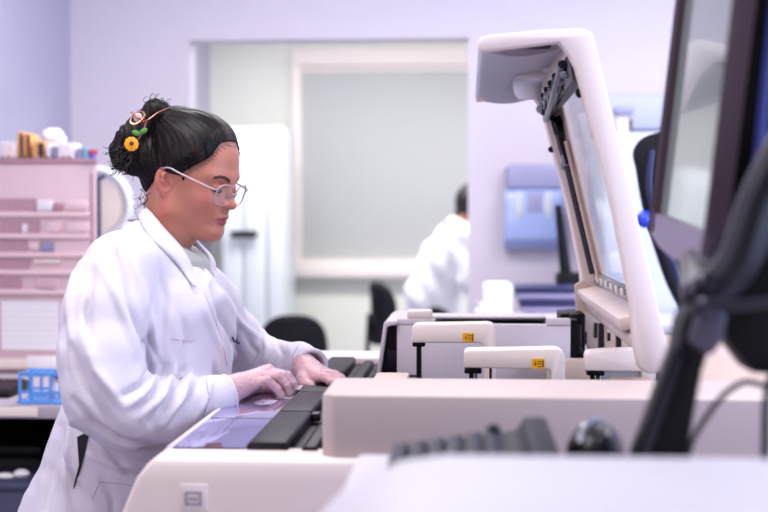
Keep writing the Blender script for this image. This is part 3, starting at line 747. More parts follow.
# slanted dark end piece
bm = nb()
prism(bm, [(PX(376, yb), WZ - .01), (PX(384, yb), PZ(323.5, yb)), (PX(388, yb), PZ(321, yb)), (cx0 + .002, PZ(321, yb)), (cx0 + .002, PZ(325, yb)), (PX(390, yb), PZ(326, yb)), (PX(387, yb), PZ(328, yb)), (PX(379.5, yb), WZ - .01)], yb - .01, yb + .28, 'y', .002)
fin('end_frame', bm, 'machine_lilac', an)
bm = nb(); prism(bm, [(PX(379, yb), WZ - .01), (PX(387, yb), PZ(326, yb)), (cx0 + .001, PZ(325, yb)), (cx0 + .001, WZ - .01)], yb + .06, yb + .26, 'y'); fin('end_recess', bm, 'recess_brown', an)
bm = nb(); box(bm, PX(382.5, yb), PX(396, yb), yb + .04, yb + .07, WZ - .005, PZ(352, yb), .003); fin('lower_lip', bm, 'dark_steel', an)
# dark mechanism right of the chamber
bm = nb(); box(bm, PX(571.5, 2.9), PX(586, 2.9), 2.9, 3.05, WZ - .02, PZ(313, 2.9), .004); box(bm, PX(561, 2.95), PX(580, 2.95), 2.95, 3.08, PZ(330, 2.95), PZ(313, 2.95), .003)
cyl(bm, P(576, 345, 2.86), P(576, 325, 2.86), .012); ball(bm, P(577, 352, 2.85), .014)
fin('drive_unit', bm, 'black_plastic', an)

def arm(pts_px, y, r, cap, label, rod_y, m_='machine_white', dep=.055):
    a = empty('probe_arm', P(pts_px[0][0], pts_px[0][1], y)); a.parent = an; a.location = P(pts_px[0][0], pts_px[0][1], y) - an.location
    return a
def probe_arm(y, outline, cap, rods, lab, mm, lab_y=None, foot=None):
    w0 = P(outline[0][0], outline[0][1], y)
    a = bpy.data.objects.new('probe_arm', None); COL.objects.link(a); a.parent = an; a.location = w0 - Vector(an.location)
    bm = nb(); prism(bm, [((P(x, z, y)).x, (P(x, z, y)).z) for x, z in outline], y, y + .055, 'y', .0045); fin('arm_cover', bm, 'arm_white', a)
    c = P(cap[0], cap[1], y + .026)
    bm = nb(); box(bm, c.x - cap[2] / 2 / 500, c.x + cap[2] / 2 / 500, y + .008, y + .046, c.z - .003, c.z + .006, .002); fin('shaft_collar', bm, 'black_plastic', a)
    for (x, mt, rr) in rods:
        q = P(x, cap[1], y + .026); bm = nb(); cyl(bm, (q.x, q.y, WZ - .01), (q.x, q.y, q.z), rr, seg=14); fin('shaft', bm, mt, a)
    if lab:
        bm = nb(); box(bm, PX(lab[0], y), PX(lab[1], y), y - .0012, y + .001, P(468, lab[3], y).z, P(468, lab[2], y).z); l = fin('warning_label', bm, 'yellow_label', a)
        bm = nb(); w_ = PX(lab[1], y) - PX(lab[0], y); zc = (PZ(lab[2], y) + PZ(lab[3], y)) / 2; hh = PZ(lab[2], y) - PZ(lab[3], y)
        xa = PX(lab[0], y)
        box(bm, xa + w_ * .84, xa + w_ * .93, y - .0018, y, zc - hh * .36, zc + hh * .36)
        prism(bm, [(xa + w_ * .2, zc - hh * .15), (xa + w_ * .28, zc + hh * .25), (xa + w_ * .36, zc - hh * .15)], y - .0018, y, 'y')
        for k in range(3): box(bm, xa + w_ * .45, xa + w_ * .75, y - .0018, y, zc - hh * (.3 - .25 * k), zc - hh * (.24 - .25 * k))
        fin('printed_mark', bm, 'label_ink', l)
    return a
rd = lambda cx, cy, r, a0, a1, n=5: [(cx + r * math.cos(math.radians(a0 + (a1 - a0) * i / n)), cy + r * math.sin(math.radians(a0 + (a1 - a0) * i / n))) for i in range(n + 1)]
probe_arm(2.62, [(412, 343), (412, 327), (416, 324)] + rd(488, 331, 8, -90, 0) + [(496, 382), (484, 382)] + rd(478, 349, 6, 0, -90), (419, 344.5, 13), [(419, 'black_plastic', .0055)], (463, 474, 333, 342), 'machine_white')
probe_arm(2.36, [(464, 368), (464, 352.5), (467, 350), (508, 349.5)] + rd(556, 357.5, 9, -90, 0) + [(565, 392), (551, 392)] + rd(546, 374, 5, 0, -90), (473, 371, 16), [(471.5, 'black_plastic', .0045), (476, 'steel', .003)], (532.5, 545, 358, 368), 'machine_cream')
probe_arm(2.4, [(586, 371), (586, 355), (589, 352), (605, 350.5), (652, 349.5), (656, 353), (656, 391), (642, 391), (641, 372)], (595, 373, 16), [(592.5, 'black_plastic', .0045), (598, 'dark_steel', .004)], None, 'machine_cream')
bm = nb(); cyl(bm, (PX(491, 2.5), 2.5, WZ - .01), (PX(491, 2.5), 2.5, PZ(366, 2.5)), .0025, seg=8); fin('thin_rod', bm, 'black_plastic', an)
# right deck, brown tray, screws
bm = nb(); box(bm, PX(548, 2.75), PX(602, 2.75), 2.75, 2.79, WZ - .01, PZ(359, 2.75), .004); fin('low_wall', bm, 'machine_beige', an)
bm = nb(); box(bm, .42, AXR, 2.15, AY1, WZ - .02, WZ + .055, .012); fin('right_deck', bm, 'machine_beige', an)
bm = nb(); box(bm, PX(612, 2.18), PX(655, 2.18), 2.16, 2.22, WZ + .02, PZ(378.5, 2.18), .004); fin('wedge_block', bm, 'brown_tray', an)
bm = nb(); box(bm, PX(374, 2.3), PX(408, 2.3), 2.28, 2.36, WZ, PZ(377, 2.3), .004); fin('small_cover', bm, 'machine_beige', an)
bm = nb(); box(bm, PX(376, 2.3), PX(405, 2.3), 2.275, 2.282, WZ + .002, PZ(379, 2.3), .002); fin('cover_face', bm, 'brown_tray', an)
for q in (536, 561):
    bm = nb(); ball(bm, P(q, 381, 2.2), .006, (1, 1, .6), seg=10); fin('screw', bm, 'dark_steel', an)

# hinge bracket plates
yg = 2.98
bm = nb(); prism(bm, [((P(x, z, yg)).x, (P(x, z, yg)).z) for x, z in ((575, 285), (583, 280), (606, 296), (606, 348), (590, 353), (577, 328))], yg, yg + .02, 'y', .003); g = fin('hinge_bracket', bm, 'machine_beige', an)
bm = nb()
for q in ((583, 587.5, 331, 343), (595, 598, 322, 337), (599.5, 605, 322, 350)):
    box(bm, PX(q[0], yg), PX(q[1], yg), yg - .002, yg + .004, PZ(q[3], yg), PZ(q[2], yg))
fin('slot', bm, 'groove_dark', g)
yg = 2.8
bm = nb(); prism(bm, [((P(x, z, yg)).x, (P(x, z, yg)).z) for x, z in ((606, 300), (640, 322), (640, 350), (606, 350))], yg, yg + .02, 'y', .003); g = fin('hinge_bracket', bm, 'machine_beige', an)
bm = nb()
for q in ((608, 611, 332, 340), (617, 622, 334, 346)): box(bm, PX(q[0], yg), PX(q[1], yg), yg - .002, yg + .004, PZ(q[3], yg), PZ(q[2], yg))
fin('slot', bm, 'groove_dark', g)

# ------------------------------------------------------------------ the raised lid (L-shaped in section, hinge at the lower right)
LY0, LY1 = 2.12, 3.10
A_ = P(590, 29, LY0); B_ = P(478, 36, LY0); C_ = P(668, 360, LY0)
lid = bpy.data.objects.new('lid', None); COL.objects.link(lid); lid.parent = an; lid.location = Vector((C_.x, 2.5, C_.z)) - Vector(an.location)
def L(u, v):                                                 # u along the long leg from hinge (0) to top (1); v thickness inwards
    a = Vector((C_.x, C_.z)); b = Vector((A_.x, A_.z)); d = (b - a); n_ = Vector((-d.y, d.x)).normalized()
    p = a + d * u + n_ * v; return (p.x, p.y)
TH = .031
def rail(y0, y1, name, low=-.03):
    bm = nb()
    top = (A_.x, A_.z)
    pts = [L(low, .002), L(0.0, -.004), L(.5, -.004), L(.985, -.003), (A_.x - .003, A_.z - .003), (A_.x - .014, A_.z + .002), (A_.x - .07, A_.z + .0), (B_.x + .02, B_.z + .002), (B_.x + .004, B_.z - .002), (B_.x, B_.z - .012),
           (B_.x + .004, B_.z - .024), (A_.x - .05, A_.z - .02), L(.945, TH + .012), L(.9, TH + .006), L(.5, TH), L(.2, TH + .006), L(.06, TH + .018), L(-.005, TH + .018), L(low, TH * 1.1)]
    prism(bm, pts, y0, y1, 'y', .004); return fin(name, bm, 'machine_white', lid)
rail(LY0, LY0 + .036, 'side_rail'); rail(LY1 - .075, LY1, 'side_rail', -.0)
# upper lip: top skin, inner lilac liner with a hand scoop
bm = nb(); prism(bm, [(B_.x, B_.z - .01), (B_.x + .004, B_.z), (B_.x + .02, B_.z + .003), (A_.x - .02, A_.z + .002), (A_.x - .004, A_.z - .002), (A_.x - .01, A_.z - .014), (B_.x + .01, B_.z - .012)], LY0 + .02, LY1 - .02, 'y', .002); fin('top_skin', bm, 'machine_white', lid)
bm = nb()
xa, xb = B_.x, A_.x - .045
nx_, ny_ = 26, 48; zl = B_.z - .016; grid = []
ys, ye = LY0 + .05, LY1 - .01
for j in range(ny_ + 1):
    row = []
    for i in range(nx_ + 1):
        x = xa + (xb - xa) * i / nx_; y = ys + (ye - ys) * j / ny_
        sc = math.exp(-(((x - PX(528, 2.60)) / .033) ** 4 + ((y - 2.62) / .15) ** 4))
        edge = .012 * max(0, (1 - i / 3.0)) ** 2
        row.append(bm.verts.new((x, y, zl - .012 * math.sin(PI * i / nx_) + .014 * 0 + .03 * sc * (1 if y > 2.62 else .6) - .02 * math.exp(-(((x - PX(528, 2.60)) / .04) ** 4 + ((y - 2.81) / .04) ** 2)))))
    grid.append(row)
for j in range(ny_):
    for i in range(nx_): bm.faces.new((grid[j][i], grid[j][i + 1], grid[j + 1][i + 1], grid[j + 1][i]))
bmesh.ops.solidify(bm, geom=bm.faces, thickness=.003)
fin('inner_liner', bm, 'liner_white', lid)
bm = nb(); sc_ = Vector((PX(527, 2.62), 2.62, zl - .016))
prof = [(.003, -.028), (.018, -.027), (.026, -.018), (.029, .0), (.029, .012)]
lathe(bm, prof, sc_, 24); fin('hand_grip', bm, 'liner_white', lid)
bm = nb(); box(bm, B_.x + .05, A_.x - .06, LY0 + .052, LY0 + .08, B_.z - .012, B_.z - .006); fin('liner_gap', bm, 'groove_dark', lid)
# window pane, its frame and seals
def slab(bm, u0, u1, v0, v1, y0, y1, bev=0):
    prism(bm, [L(u0, v0), L(u1, v0), L(u1, v1), L(u0, v1)], y0, y1, 'y', bev); return bm
fin('window_pane', slab(nb(), .16, .93, -.003, .001, LY0 + .05, LY1 - .05), 'lid_glass', lid)
fin('window_surround', slab(nb(), .92, .965, .005, .03, LY0 + .05, LY1 - .05, .003), 'machine_lilac', lid)
fin('inner_frame', slab(nb(), .10, .95, .001, .007, LY1 - .24, LY1 - .05, .002), 'machine_beige', lid)
fin('hinge_rail', slab(nb(), .045, .09, .004, .05, LY0 + .05, LY1 - .05, .006), 'machine_cream', lid)
fin('hinge_rail', slab(nb(), .10, .145, .004, .06, LY0 + .05, LY1 - .05, .006), 'machine_cream', lid)
st = fin('perforated_strip', slab(nb(), .15, .205, .008, .014, LY0 + .05, LY1 - .06, .001), 'steel', lid)
for k in range(9):
    y = LY0 + .12 + k * .095; c = L(.178, .0142); bm = nb(); dxy = Vector(L(.178, .022)) - Vector(c)
    cyl(bm, (c[0], y, c[1]), (c[0] + dxy.x * .4, y, c[1] + dxy.y * .4), .008, seg=14); fin('hole_plug', bm, 'paper', st)
# mirror-dark strip with bolts under the lip
s2 = fin('hinge_strip', slab(nb(), .875, .955, .034, .039, LY0 + .06, LY1 - .05, .001), 'dark_steel', lid)
for k in range(8):
    y = LY0 + .14 + k * .11; c = L(.915, .041); bm = nb(); ball(bm, (c[0], y, c[1]), .011, seg=12); fin('bolt', bm, 'steel', s2)
bm = nb()
for k in range(5):
    y = LY0 + .2 + k * .13; a = L(.945, .043); b_ = L(.885, .046); tube(bm, [(a[0], y, a[1]), (b_[0], y + .09, b_[1])], .006, 8)
tube(bm, smooth_line([(L(.94, .045)[0], LY0 + .12, L(.94, .045)[1]), (L(.87, .048)[0], LY0 + .5, L(.87, .048)[1]), (L(.86, .04)[0], LY1 - .15, L(.86, .04)[1])]), .008, 8)
fin('spring_bars', bm, 'dark_steel', lid)
fin('seal_strip', slab(nb(), .865, .88, .02, .036, LY0 + .06, LY1 - .05, .001), 'groove_dark', lid)
# gas strut next to the far rail
ys_ = LY1 - .155
def L3(u, v, y): p = L(u, v); return Vector((p[0], y, p[1]))
gs = empty('gas_strut', (0, 0, 0)); gs.parent = lid; gs.location = L3(.45, .06, ys_) - world_of(lid).translation
bm = nb(); tube(bm, [L3(.2, .016, ys_), L3(.8, .016, ys_)], .0100, 12); fin('cylinder_tube', bm, 'dark_steel', gs)
bm = nb(); tube(bm, [L3(.8, .016, ys_), L3(.9, .03, ys_)], .006, 8); fin('piston_rod', bm, 'steel', gs)
for yo in (-.035, .035):
    bm = nb(); c = L3(.66 if yo > 0 else .68, .018, ys_ + yo); ball(bm, c, .013, (1, 1, 1.2), seg=12); fin('clamp_bolt', bm, 'steel', gs)
bm = nb(); tube(bm, smooth_line([L3(.8, .018, ys_ - .01), L3(.84, .022, ys_ - .035), L3(.78, .022, ys_ - .06), L3(.66, .018, ys_ - .05)]), .007, 8); tube(bm, smooth_line([L3(.84, .018, ys_ + .0), L3(.78, .02, ys_ + .03), L3(.66, .018, ys_ + .03)]), .007, 8)
tube(bm, [L3(.86, .02, ys_), L3(.79, .018, ys_)], .013, 10)
fin('strut_bracket', bm, 'black_gloss', gs)
for q in (-.07, .045):
    bm = nb(); tube(bm, [L3(.17, .014, ys_ + q), L3(.75, .014, ys_ + q)], .005, 8); fin('guide_rod', bm, 'machine_beige', lid)
bm = nb(); c = L3(.83, TH + .004, LY0 + .04); ball(bm, c, .0085, (1, 1.3, 1), seg=12); fin('latch_stud', bm, 'black_plastic', lid)
bm = nb(); slab(bm, .69, .71, TH - .002, TH + .004, LY0 + .01, LY0 + .04, .001); fin('rubber_stop', bm, 'machine_lilac', lid)
bm = nb(); c = L3(.74, .036, LY1 - .06); ball(bm, c, .008, (1.2, 1, 1), seg=12); fin('latch_stud', bm, 'black_plastic', lid)

# ================================================================== NEAR CONSOLE, KEYBOARD, MOUSE, MONITOR
CZ = PZ(453, 1.15)
co = empty('operator_console', (.3, .95, 0), 'blurred pale lilac console top filling the bottom right foreground', 'console')
bm = nb(); prism(bm, [(-.165, .02), (-.165, CZ - .11), (-.15, CZ - .075), (-.115, CZ - .035), (-.06, CZ - .006), (-.02, CZ), (.9, CZ), (.9, .02)], .84, 1.15, 'y', .01); fin('front_housing', bm, 'console_white', co)
SZ = 1.168
bm = nb(); box(bm, -.13, .9, 1.15, 1.5, SZ - .03, SZ, .006); fin('rear_shelf', bm, 'console_white', co)
bm = nb(); box(bm, -.1, .88, 1.15, 1.46, .02, SZ - .03); fin('rear_cabinet', bm, 'console_white', co)

kx0, kx1 = PX(391, 1.46), PX(557, 1.46)
ke = empty('keyboard', ((kx0 + kx1) / 2, 1.32, SZ), 'black keyboard seen end-on behind the near console edge', 'keyboard')
zt = lambda x: SZ + .012 + .03 * (x - kx0) / (kx1 - kx0)
bm = nb(); prism(bm, [(kx0, SZ + .002), (kx0, zt(kx0)), (kx1 - .045, zt(kx1 - .045)), (kx1 - .035, zt(kx1) + .008), (kx1 - .012, zt(kx1) + .008), (kx1, zt(kx1) - .02), (kx1 - .004, SZ + .002)], 1.17, 1.475, 'y', .003); fin('keyboard_base', bm, 'keyboard_navy', ke)
kb = None
for r_ in range(6):
    for c_ in range(14):
        x_ = kx0 + .004 + .0208 * r_; y_ = 1.455 - .0207 * c_; z_ = zt(x_ + .008)
        if kb is None:
            kb = fin('key', box(nb(), x_, x_ + .0165, y_ - .0165, y_, z_ - .002, z_ + .0085, .002), 'key_navy', ke); k0 = (x_, y_, z_)
        else:
            c2 = kb.copy(); COL.objects.link(c2); c2.parent = ke; c2.location = (x_ - k0[0], y_ - k0[1], z_ - k0[2])
bm = nb(); ball(bm, (kx0 + .117, 1.44, zt(kx0 + .117) + .004), .013, (.7, 1, 1), seg=14); fin('dial', bm, 'black_plastic', ke)

ym = 1.42; mc = Vector((PX(596, ym), ym, SZ))
mo = empty('computer_mouse', mc, 'glossy black rounded mouse behind the console edge near the monitor stand', 'mouse')
f = Field(mc - Vector((.06, .07, .01)), mc + Vector((.06, .08, .07)), .0025)
f.ell(mc + Vector((0, .0, .012)), (.032, .052, .038), .01); f.ell(mc + Vector((.004, .02, .02)), (.028, .034, .031), .012)
V, Q = f.mesh(); V[:, 2] = np.maximum(V[:, 2], SZ + .001); me = np_mesh('shell', V, Q); oo = link_mesh('shell', me, 'black_gloss', mo); me.transform(world_of(mo).inverted())
bm = nb(); tube(bm, smooth_line([mc + Vector((-.018, -.03, .035)), mc + Vector((-.012, -.01, .049)), mc + Vector((0, .02, .0535)), mc + Vector((.014, .04, .046))]), .004, 8); fin('trim_band', bm, 'steel', mo)
bm = nb(); ball(bm, mc + Vector((0, .04, .035)), .008, (.6, 1, 1), seg=12); fin('scroll_wheel', bm, 'dark_steel', mo)

# monitor: corners of the front face; it faces the operator on the left
fb = P(651, 228, 1.80); nbp = P(708, 255, 1.42)               # far and near bottom corners
dv = (nbp - fb); wv = dv.normalized(); up = Vector((.10, .02, 1)); up = (up - wv * up.dot(wv)).normalized(); nv = wv.cross(up).normalized()
if nv.x > 0: nv = -nv
mon = empty('computer_monitor', fb.lerp(nbp, .5), 'grey-screened computer monitor on a black arm at the right edge', 'monitor')
W_ = dv.length; HT = .42
def Mo(a, h, d): return fb + wv * (a * W_) + up * h - nv * d      # d backwards
def mslab(bm, a0, a1, h0, h1, d0, d1, bev=.004):
    t = bmesh.new(); bmesh.ops.create_cube(t, size=1)
    for v in t.verts: v.co = Mo(a0 + (v.co.x + .5) * (a1 - a0), h0 + (v.co.y + .5) * (h1 - h0), d0 + (v.co.z + .5) * (d1 - d0))
    if bev: bmesh.ops.bevel(t, geom=list(t.edges), offset=bev, segments=2, profile=.5, affect='EDGES')
    merge(bm, t); return bm
bm = nb(); mslab(bm, 0, .07, 0, HT, 0, .014); mslab(bm, .95, 1, 0, HT, 0, .014); mslab(bm, 0, 1, HT - .02, HT, 0, .014); fin('bezel', bm, 'monitor_frame', mon)
bm = nb(); t = bmesh.new()
pp = [(0, .022), (1, .022), (1, -.006), (.8, -.018), (.5, -.024), (.2, -.018), (0, -.006)]
A1 = [t.verts.new(Mo(a, h, -.001)) for a, h in pp]; A2 = [t.verts.new(Mo(a, h, .03)) for a, h in pp]
t.faces.new(A1); t.faces.new(list(reversed(A2)))
for i in range(7): t.faces.new((A1[i], A1[(i + 1) % 7], A2[(i + 1) % 7], A2[i]))
merge(bm, t); fin('lower_bezel', bm, 'monitor_chin', mon)
fin('screen', mslab(nb(), .07, .95, .022, HT - .02, .006, .012, 0), 'screen_glass', mon)
fin('rear_shell', mslab(nb(), .01, .998, .0, HT - .004, .014, .055, .008), 'black_plastic', mon)
fin('rear_housing', mslab(nb(), .12, .93, .05, HT - .07, .055, .1, .012), 'black_plastic', mon)
bm = nb(); tube(bm, smooth_line([Mo(1.0, .40, .036), Mo(1.005, .2, .038), Mo(1.005, .04, .042)]), .006, 8); fin('edge_sheen', bm, 'sheen_blue', mon)  # bluish sheen on the monitor edge, modelled as a coloured strip

sd = empty('monitor_arm', (.2, 1.32, SZ), 'heavy black slanted monitor arm rising from behind the console at the right', 'monitor arm')
ysd = 1.32
def quad(name, pts, y0, y1, m_, bev=.006):
    return fin(name, prism(nb(), [((P(x, z, y0)).x, (P(x, z, y0)).z) for x, z in pts], y0, y1, 'y', bev), m_, sd)
quad('lower_arm', [(628, 478), (676, 345), (690, 318), (716, 332), (703, 372), (684, 478)], ysd, ysd + .05, 'black_plastic')
quad('arm_groove', [(640, 462), (680, 352), (684, 354), (646, 462)], ysd - .004, ysd + .01, 'dark_steel', .001)
quad('base_foot', [(618, 494), (618, 478), (700, 478), (700, 494)], ysd - .03, ysd + .1, 'black_plastic')
quad('joint_block', [(678, 352), (684, 322), (694, 304), (712, 300), (722, 306), (719, 338), (703, 362)], ysd - .02, ysd + .055, 'black_plastic')
quad('joint_cover', [(688, 342), (697, 314), (716, 308), (729, 314), (722, 344), (712, 358)], ysd - .03, ysd - .015, 'joint_grey')
quad('upper_arm', [(706, 308), (716, 282), (790, 150), (800, 225), (800, 376), (752, 374), (730, 345), (722, 316)], ysd + .01, ysd + .075, 'black_plastic')
bm = nb(); tube(bm, smooth_line([P(704, 298, ysd + .02), P(738, 262, ysd), P(760, 200, ysd), P(790, 140, ysd)]), .022, 10); fin('arm_edge', bm, 'cable_rubber', sd)
bm = nb(); tube(bm, smooth_line([P(699, 312, ysd - .03), P(704, 303, ysd - .04), P(730, 306, ysd - .045), P(765, 303, ysd - .05), P(800, 302, ysd - .05)]), .006, 8); fin('cable_loop', bm, 'dark_steel', sd)
bm = nb(); tube(bm, [P(697, 300, ysd + .02), P(693, 262, 1.5)], .016); ball(bm, P(697, 292, ysd + .01), .016); ball(bm, P(706, 283, ysd), .012); fin('swivel_joint', bm, 'dark_steel', sd)
bm = nb(); tube(bm, [Mo(.55, .03, .07), P(700, 296, ysd + .06)], .02, 12); fin('neck', bm, 'black_plastic', sd)
bm = nb(); tube(bm, smooth_line([P(800, 388, ysd), P(768, 386, ysd), P(745, 382, ysd), P(725, 394, ysd), P(708, 415, ysd), P(692, 442, ysd), P(684, 476, ysd)]), .0032, 8)
tag(fin('power_cable', bm, 'cable_rubber'), 'thin black cable hanging in front of the beige block by the monitor arm', 'cable')
bm = nb(); tube(bm, smooth_line([P(772, 372, ysd), P(766, 400, ysd), P(765, 440, ysd), P(764, 480, ysd)]), .004, 8)
tag(fin('power_cable', bm, 'cable_rubber'), 'black cable at the far right edge in front of the beige block', 'cable')
# ================================================================== THE TECHNICIAN
person = empty('person', (-.72, 2.5, 0), 'woman in white lab coat and clear glasses, hair pinned up, working with gloved hands', 'person')
def pchild(name, V, Q, m_, parent=person, cols=None):
    me = np_mesh(name, V, Q, cols); o = link_mesh(name, me, m_, parent); me.transform(world_of(parent).inverted()); return o
def v3(p): return np.array(p, float)

# ---- head in its own frame: x forward, y to her left, z up, origin between the ears
RH = (Matrix.Rotation(math.radians(-20), 3, 'Z') @ Matrix.Rotation(math.radians(20), 3, 'Y'))
HS = .93
near_ear = P(168.5, 183, 2.435)
HC = near_ear - RH @ Vector((0, -.072, 0))
RHn = np.array(RH); HCn = np.array(HC)
def HW(p): return HC + RH @ (Vector(p) * HS)
def to_world(V): return (V * HS) @ RHn.T + HCn
def skull(f, e=0.0, k=.012):
    f.ell((-.006, 0, .056), (.098 + e, .075 + e, .094 + e), k)
    f.ell((.014, 0, .05), (.076 + e, .07 + e, .078 + e), .02)
f = Field((-.13, -.1, -.2), (.15, .1, .165), .0021)
skull(f)
f.ell((.036, 0, -.004), (.062, .062, .072), .03)
f.ell((.04, 0, -.035), (.056, .052, .045), .03)
for s in (-1, 1):
    f.cone((.0, s * .056, -.028), (.012, s * .052, -.056), .014, .014, .03)
    f.cone((.012, s * .052, -.056), (.082, s * .016, -.078), .014, .013, .03)
    f.ell((.062, s * .035, -.012), (.025, .022, .022), .02)
    f.cone((.088, s * .012, .044), (.074, s * .046, .044), .010, .008, .018)       # brow
f.ell((.088, 0, -.074), (.021, .024, .017), .018)                                    # chin
f.ell((.05, 0, -.078), (.04, .034, .016), .025)                                      # under chin
f.ell((.084, 0, -.04), (.021, .028, .025), .014)                                     # mouth barrel
for s in (-1, 1): f.ell((.103, s * .031, .0235), (.019, .0175, .0135), .014, 's')     # sockets
f.cone((.090, 0, .034), (.105, 0, .006), .0085, .0080, .010)                          # nose
f.cone((.104, 0, .006), (.1125, 0, -.007), .0078, .0100, .006)
f.ell((.1150, 0, -.0065), (.0098, .0100, .0085), .005)
for s in (-1, 1):
    f.ell((.1045, s * .0115, -.0095), (.0105, .0065, .0078), .005)
    f.ell((.1095, s * .006, -.0165), (.006, .003, .0035), .002, 's')
    f.ell((.080, s * .031, .0205), (.0135, .0150, .0125), .004)                       # eyeball under lids
    f.cone((.0945, s * .022, .0195), (.0905, s * .044, .0175), .0012, .001, .002, 's')  # lid line
    f.cone((.095, s * .020, .028), (.088, s * .046, .028), .0014, .001, .004, 's')
# lips
f.chain([(.0985, -.021, -.0415), (.1045, -.010, -.0365), (.1065, 0, -.0375), (.1045, .010, -.0365), (.0985, .021, -.0415)], [.0028, .0048, .0048, .0048, .0028], .004)
f.chain([(.0975, -.019, -.0445), (.1025, -.009, -.0485), (.1045, 0, -.0492), (.1025, .009, -.0485), (.0975, .019, -.0445)], [.0028, .0052, .0056, .0052, .0028], .004)
f.chain([(.1005, -.021, -.0425), (.110, -.008, -.0430), (.1115, 0, -.0428), (.110, .008, -.0430), (.1005, .021, -.0425)], [.0007, .001, .001, .001, .0007], .0015, 's')
f.cone((.1065, 0, -.020), (.1075, 0, -.031), .0018, .0022, .004, 's')                 # philtrum
# neck
Ri = RH.transposed()
def HL(p): return (Ri @ (Vector(p) - HC)) / HS
nk = HL(P(163, 232, 2.5)); nk2 = HL(P(158, 262, 2.5))
f.chain([(-.035, 0, -.01), (nk.x, nk.y, nk.z), (nk2.x, nk2.y, nk2.z)], [.054, .052, .058], .03)
f.cone((.02, 0, -.06), (nk.x + .03, nk.y, nk.z + .01), .03, .035, .03)
# ears
def ear(f, s):
    c = Vector((-.011, s * .0745, .001)); rot = Matrix.Rotation(s * math.radians(-24), 3, 'Z') @ Matrix.Rotation(math.radians(-14), 3, 'Y')
    f.ell(c, (.0225, .0085, .0315), .003, rot=rot)
    f.ell(c + rot @ Vector((.0, 0, -.022)), (.010, .007, .012), .006, rot=rot)
    o = s * .008
    f.ell(c + rot @ Vector((.003, o, .004)), (.0155, .0062, .0225), .002, 's', rot=rot)
    f.chain([c + rot @ Vector(q) for q in ((.004, s * .005, -.008), (-.004, s * .006, .0), (-.004, s * .006, .012), (.003, s * .005, .018))], [.0028, .003, .0025, .002], .004)
    f.ell(c + rot @ Vector((.007, o * .9, -.005)), (.005, .006, .007), .003, 's', rot=rot)
    f.ell(c + rot @ Vector((.014, s * .003, -.004)), (.004, .004, .006), .003, rot=rot)
for s in (-1, 1): ear(f, s)
V, Q = f.mesh(); V = laplace(V, Q, 1, .35); headV, headQ = V, Q
x, y, z = V[:, 0], V[:, 1], V[:, 2]; ya_ = np.abs(y)
SK = np.array(lin((188, 124, 104))); PK = np.array(lin((206, 112, 104))); LP = np.array(lin((164, 80, 92))); BR = np.array(lin((50, 30, 28)))
def blend(c, t, w): return c * (1 - w[:, None]) + t * w[:, None]
def sst(a, b, v): t = np.clip((v - a) / (b - a), 0, 1); return t * t * (3 - 2 * t)
colr = np.tile(SK, (len(V), 1))
colr = blend(colr, PK, .55 * np.exp(-(((x - .07) / .03) ** 2 + ((ya_ - .045) / .02) ** 2 + ((z + .01) / .022) ** 2)))
colr = blend(colr, PK, .45 * np.exp(-(((x - .118) / .012) ** 2 + (z + .006) ** 2 / .0002)))
colr = blend(colr, PK, .5 * sst(.068, .078, ya_) * (x < .02))
lz = z + .0428 + 0.0 * x; lw = np.where(z > -.0428, .0085 * (1 - (ya_ / .0235) ** 2) , .0125 * (1 - (ya_ / .023) ** 2))
colr = blend(colr, LP, sst(-.0008, .0012, lw - np.abs(lz)) * (x > .09) * (ya_ < .023))
bz = .0375 + .009 * (1 - ((ya_ - .034) / .022) ** 2)
colr = blend(colr, BR, .92 * sst(0, .0014, .0042 - np.abs(z - bz)) * (ya_ > .013) * (ya_ < .052) * (x > .05))
colr = blend(colr, BR, .9 * sst(0, .001, .0018 - np.abs(z - (.0185 - .12 * np.maximum(ya_ - .03, 0)))) * (ya_ > .019) * (ya_ < .046) * (x > .082) )
colr *= (1 + .03 * np.sin(V[:, :1] * 900) * np.sin(V[:, 2:] * 800 + V[:, 1:2] * 700))
hl = .030 + (z - .024) * .50 + .018 * np.clip((ya_ - .035) / .03, 0, 1) * np.clip((z - .03) / .05, 0, 1) - x
colr = blend(colr, BR, .6 * sst(-.008, .001, hl + .004 * np.sin(z * 900 + x * 300)) * (z > .02))
parts = [(to_world(V), Q, colr)]

# ---- body under the clothes (coarse) : torso, arms, legs
def W(px, py, y): return v3(P(px, py, y))
sN, eN, wN = W(122, 272, 2.34), W(118, 400, 2.28), W(222, 393, 2.375)
sF, eF, wF = W(186, 272, 2.66), W(238, 348, 2.83), W(309, 367, 2.665)
hipX = -.76
fb_ = Field((-1.0, 2.15, .0), (-.28, 2.98, 1.46), .012)
fb_.chain([W(160, 250, 2.5), W(158, 310, 2.5), W(148, 380, 2.5), (hipX, 2.5, .88)], [.05, .08, .08, .09], .03)
for s, a, b_, c_ in ((-1, sN, eN, wN), (1, sF, eF, wF)):
    a2 = a + [0, 0, -.035]; fb_.chain([a2, b_, c_], [.034, .028, .022], .02); fb_.cone(W(160, 285, 2.5), a2, .045, .036, .03)
    h = (hipX + .02, 2.5 + s * .075, .86); kn = (hipX + .03, 2.5 + s * .1, .5); an_ = (hipX - .0, 2.5 + s * .11, .09)
    fb_.chain([h, kn, an_], [.078, .052, .038], .03)
    fb_.cone((hipX - .02, 2.5 + s * .11, .05), (hipX + .15, 2.5 + s * .12, .035), .03, .025, .02)
Vb, Qb = fb_.mesh(); parts.append((Vb, Qb, np.tile(SK, (len(Vb), 1))))

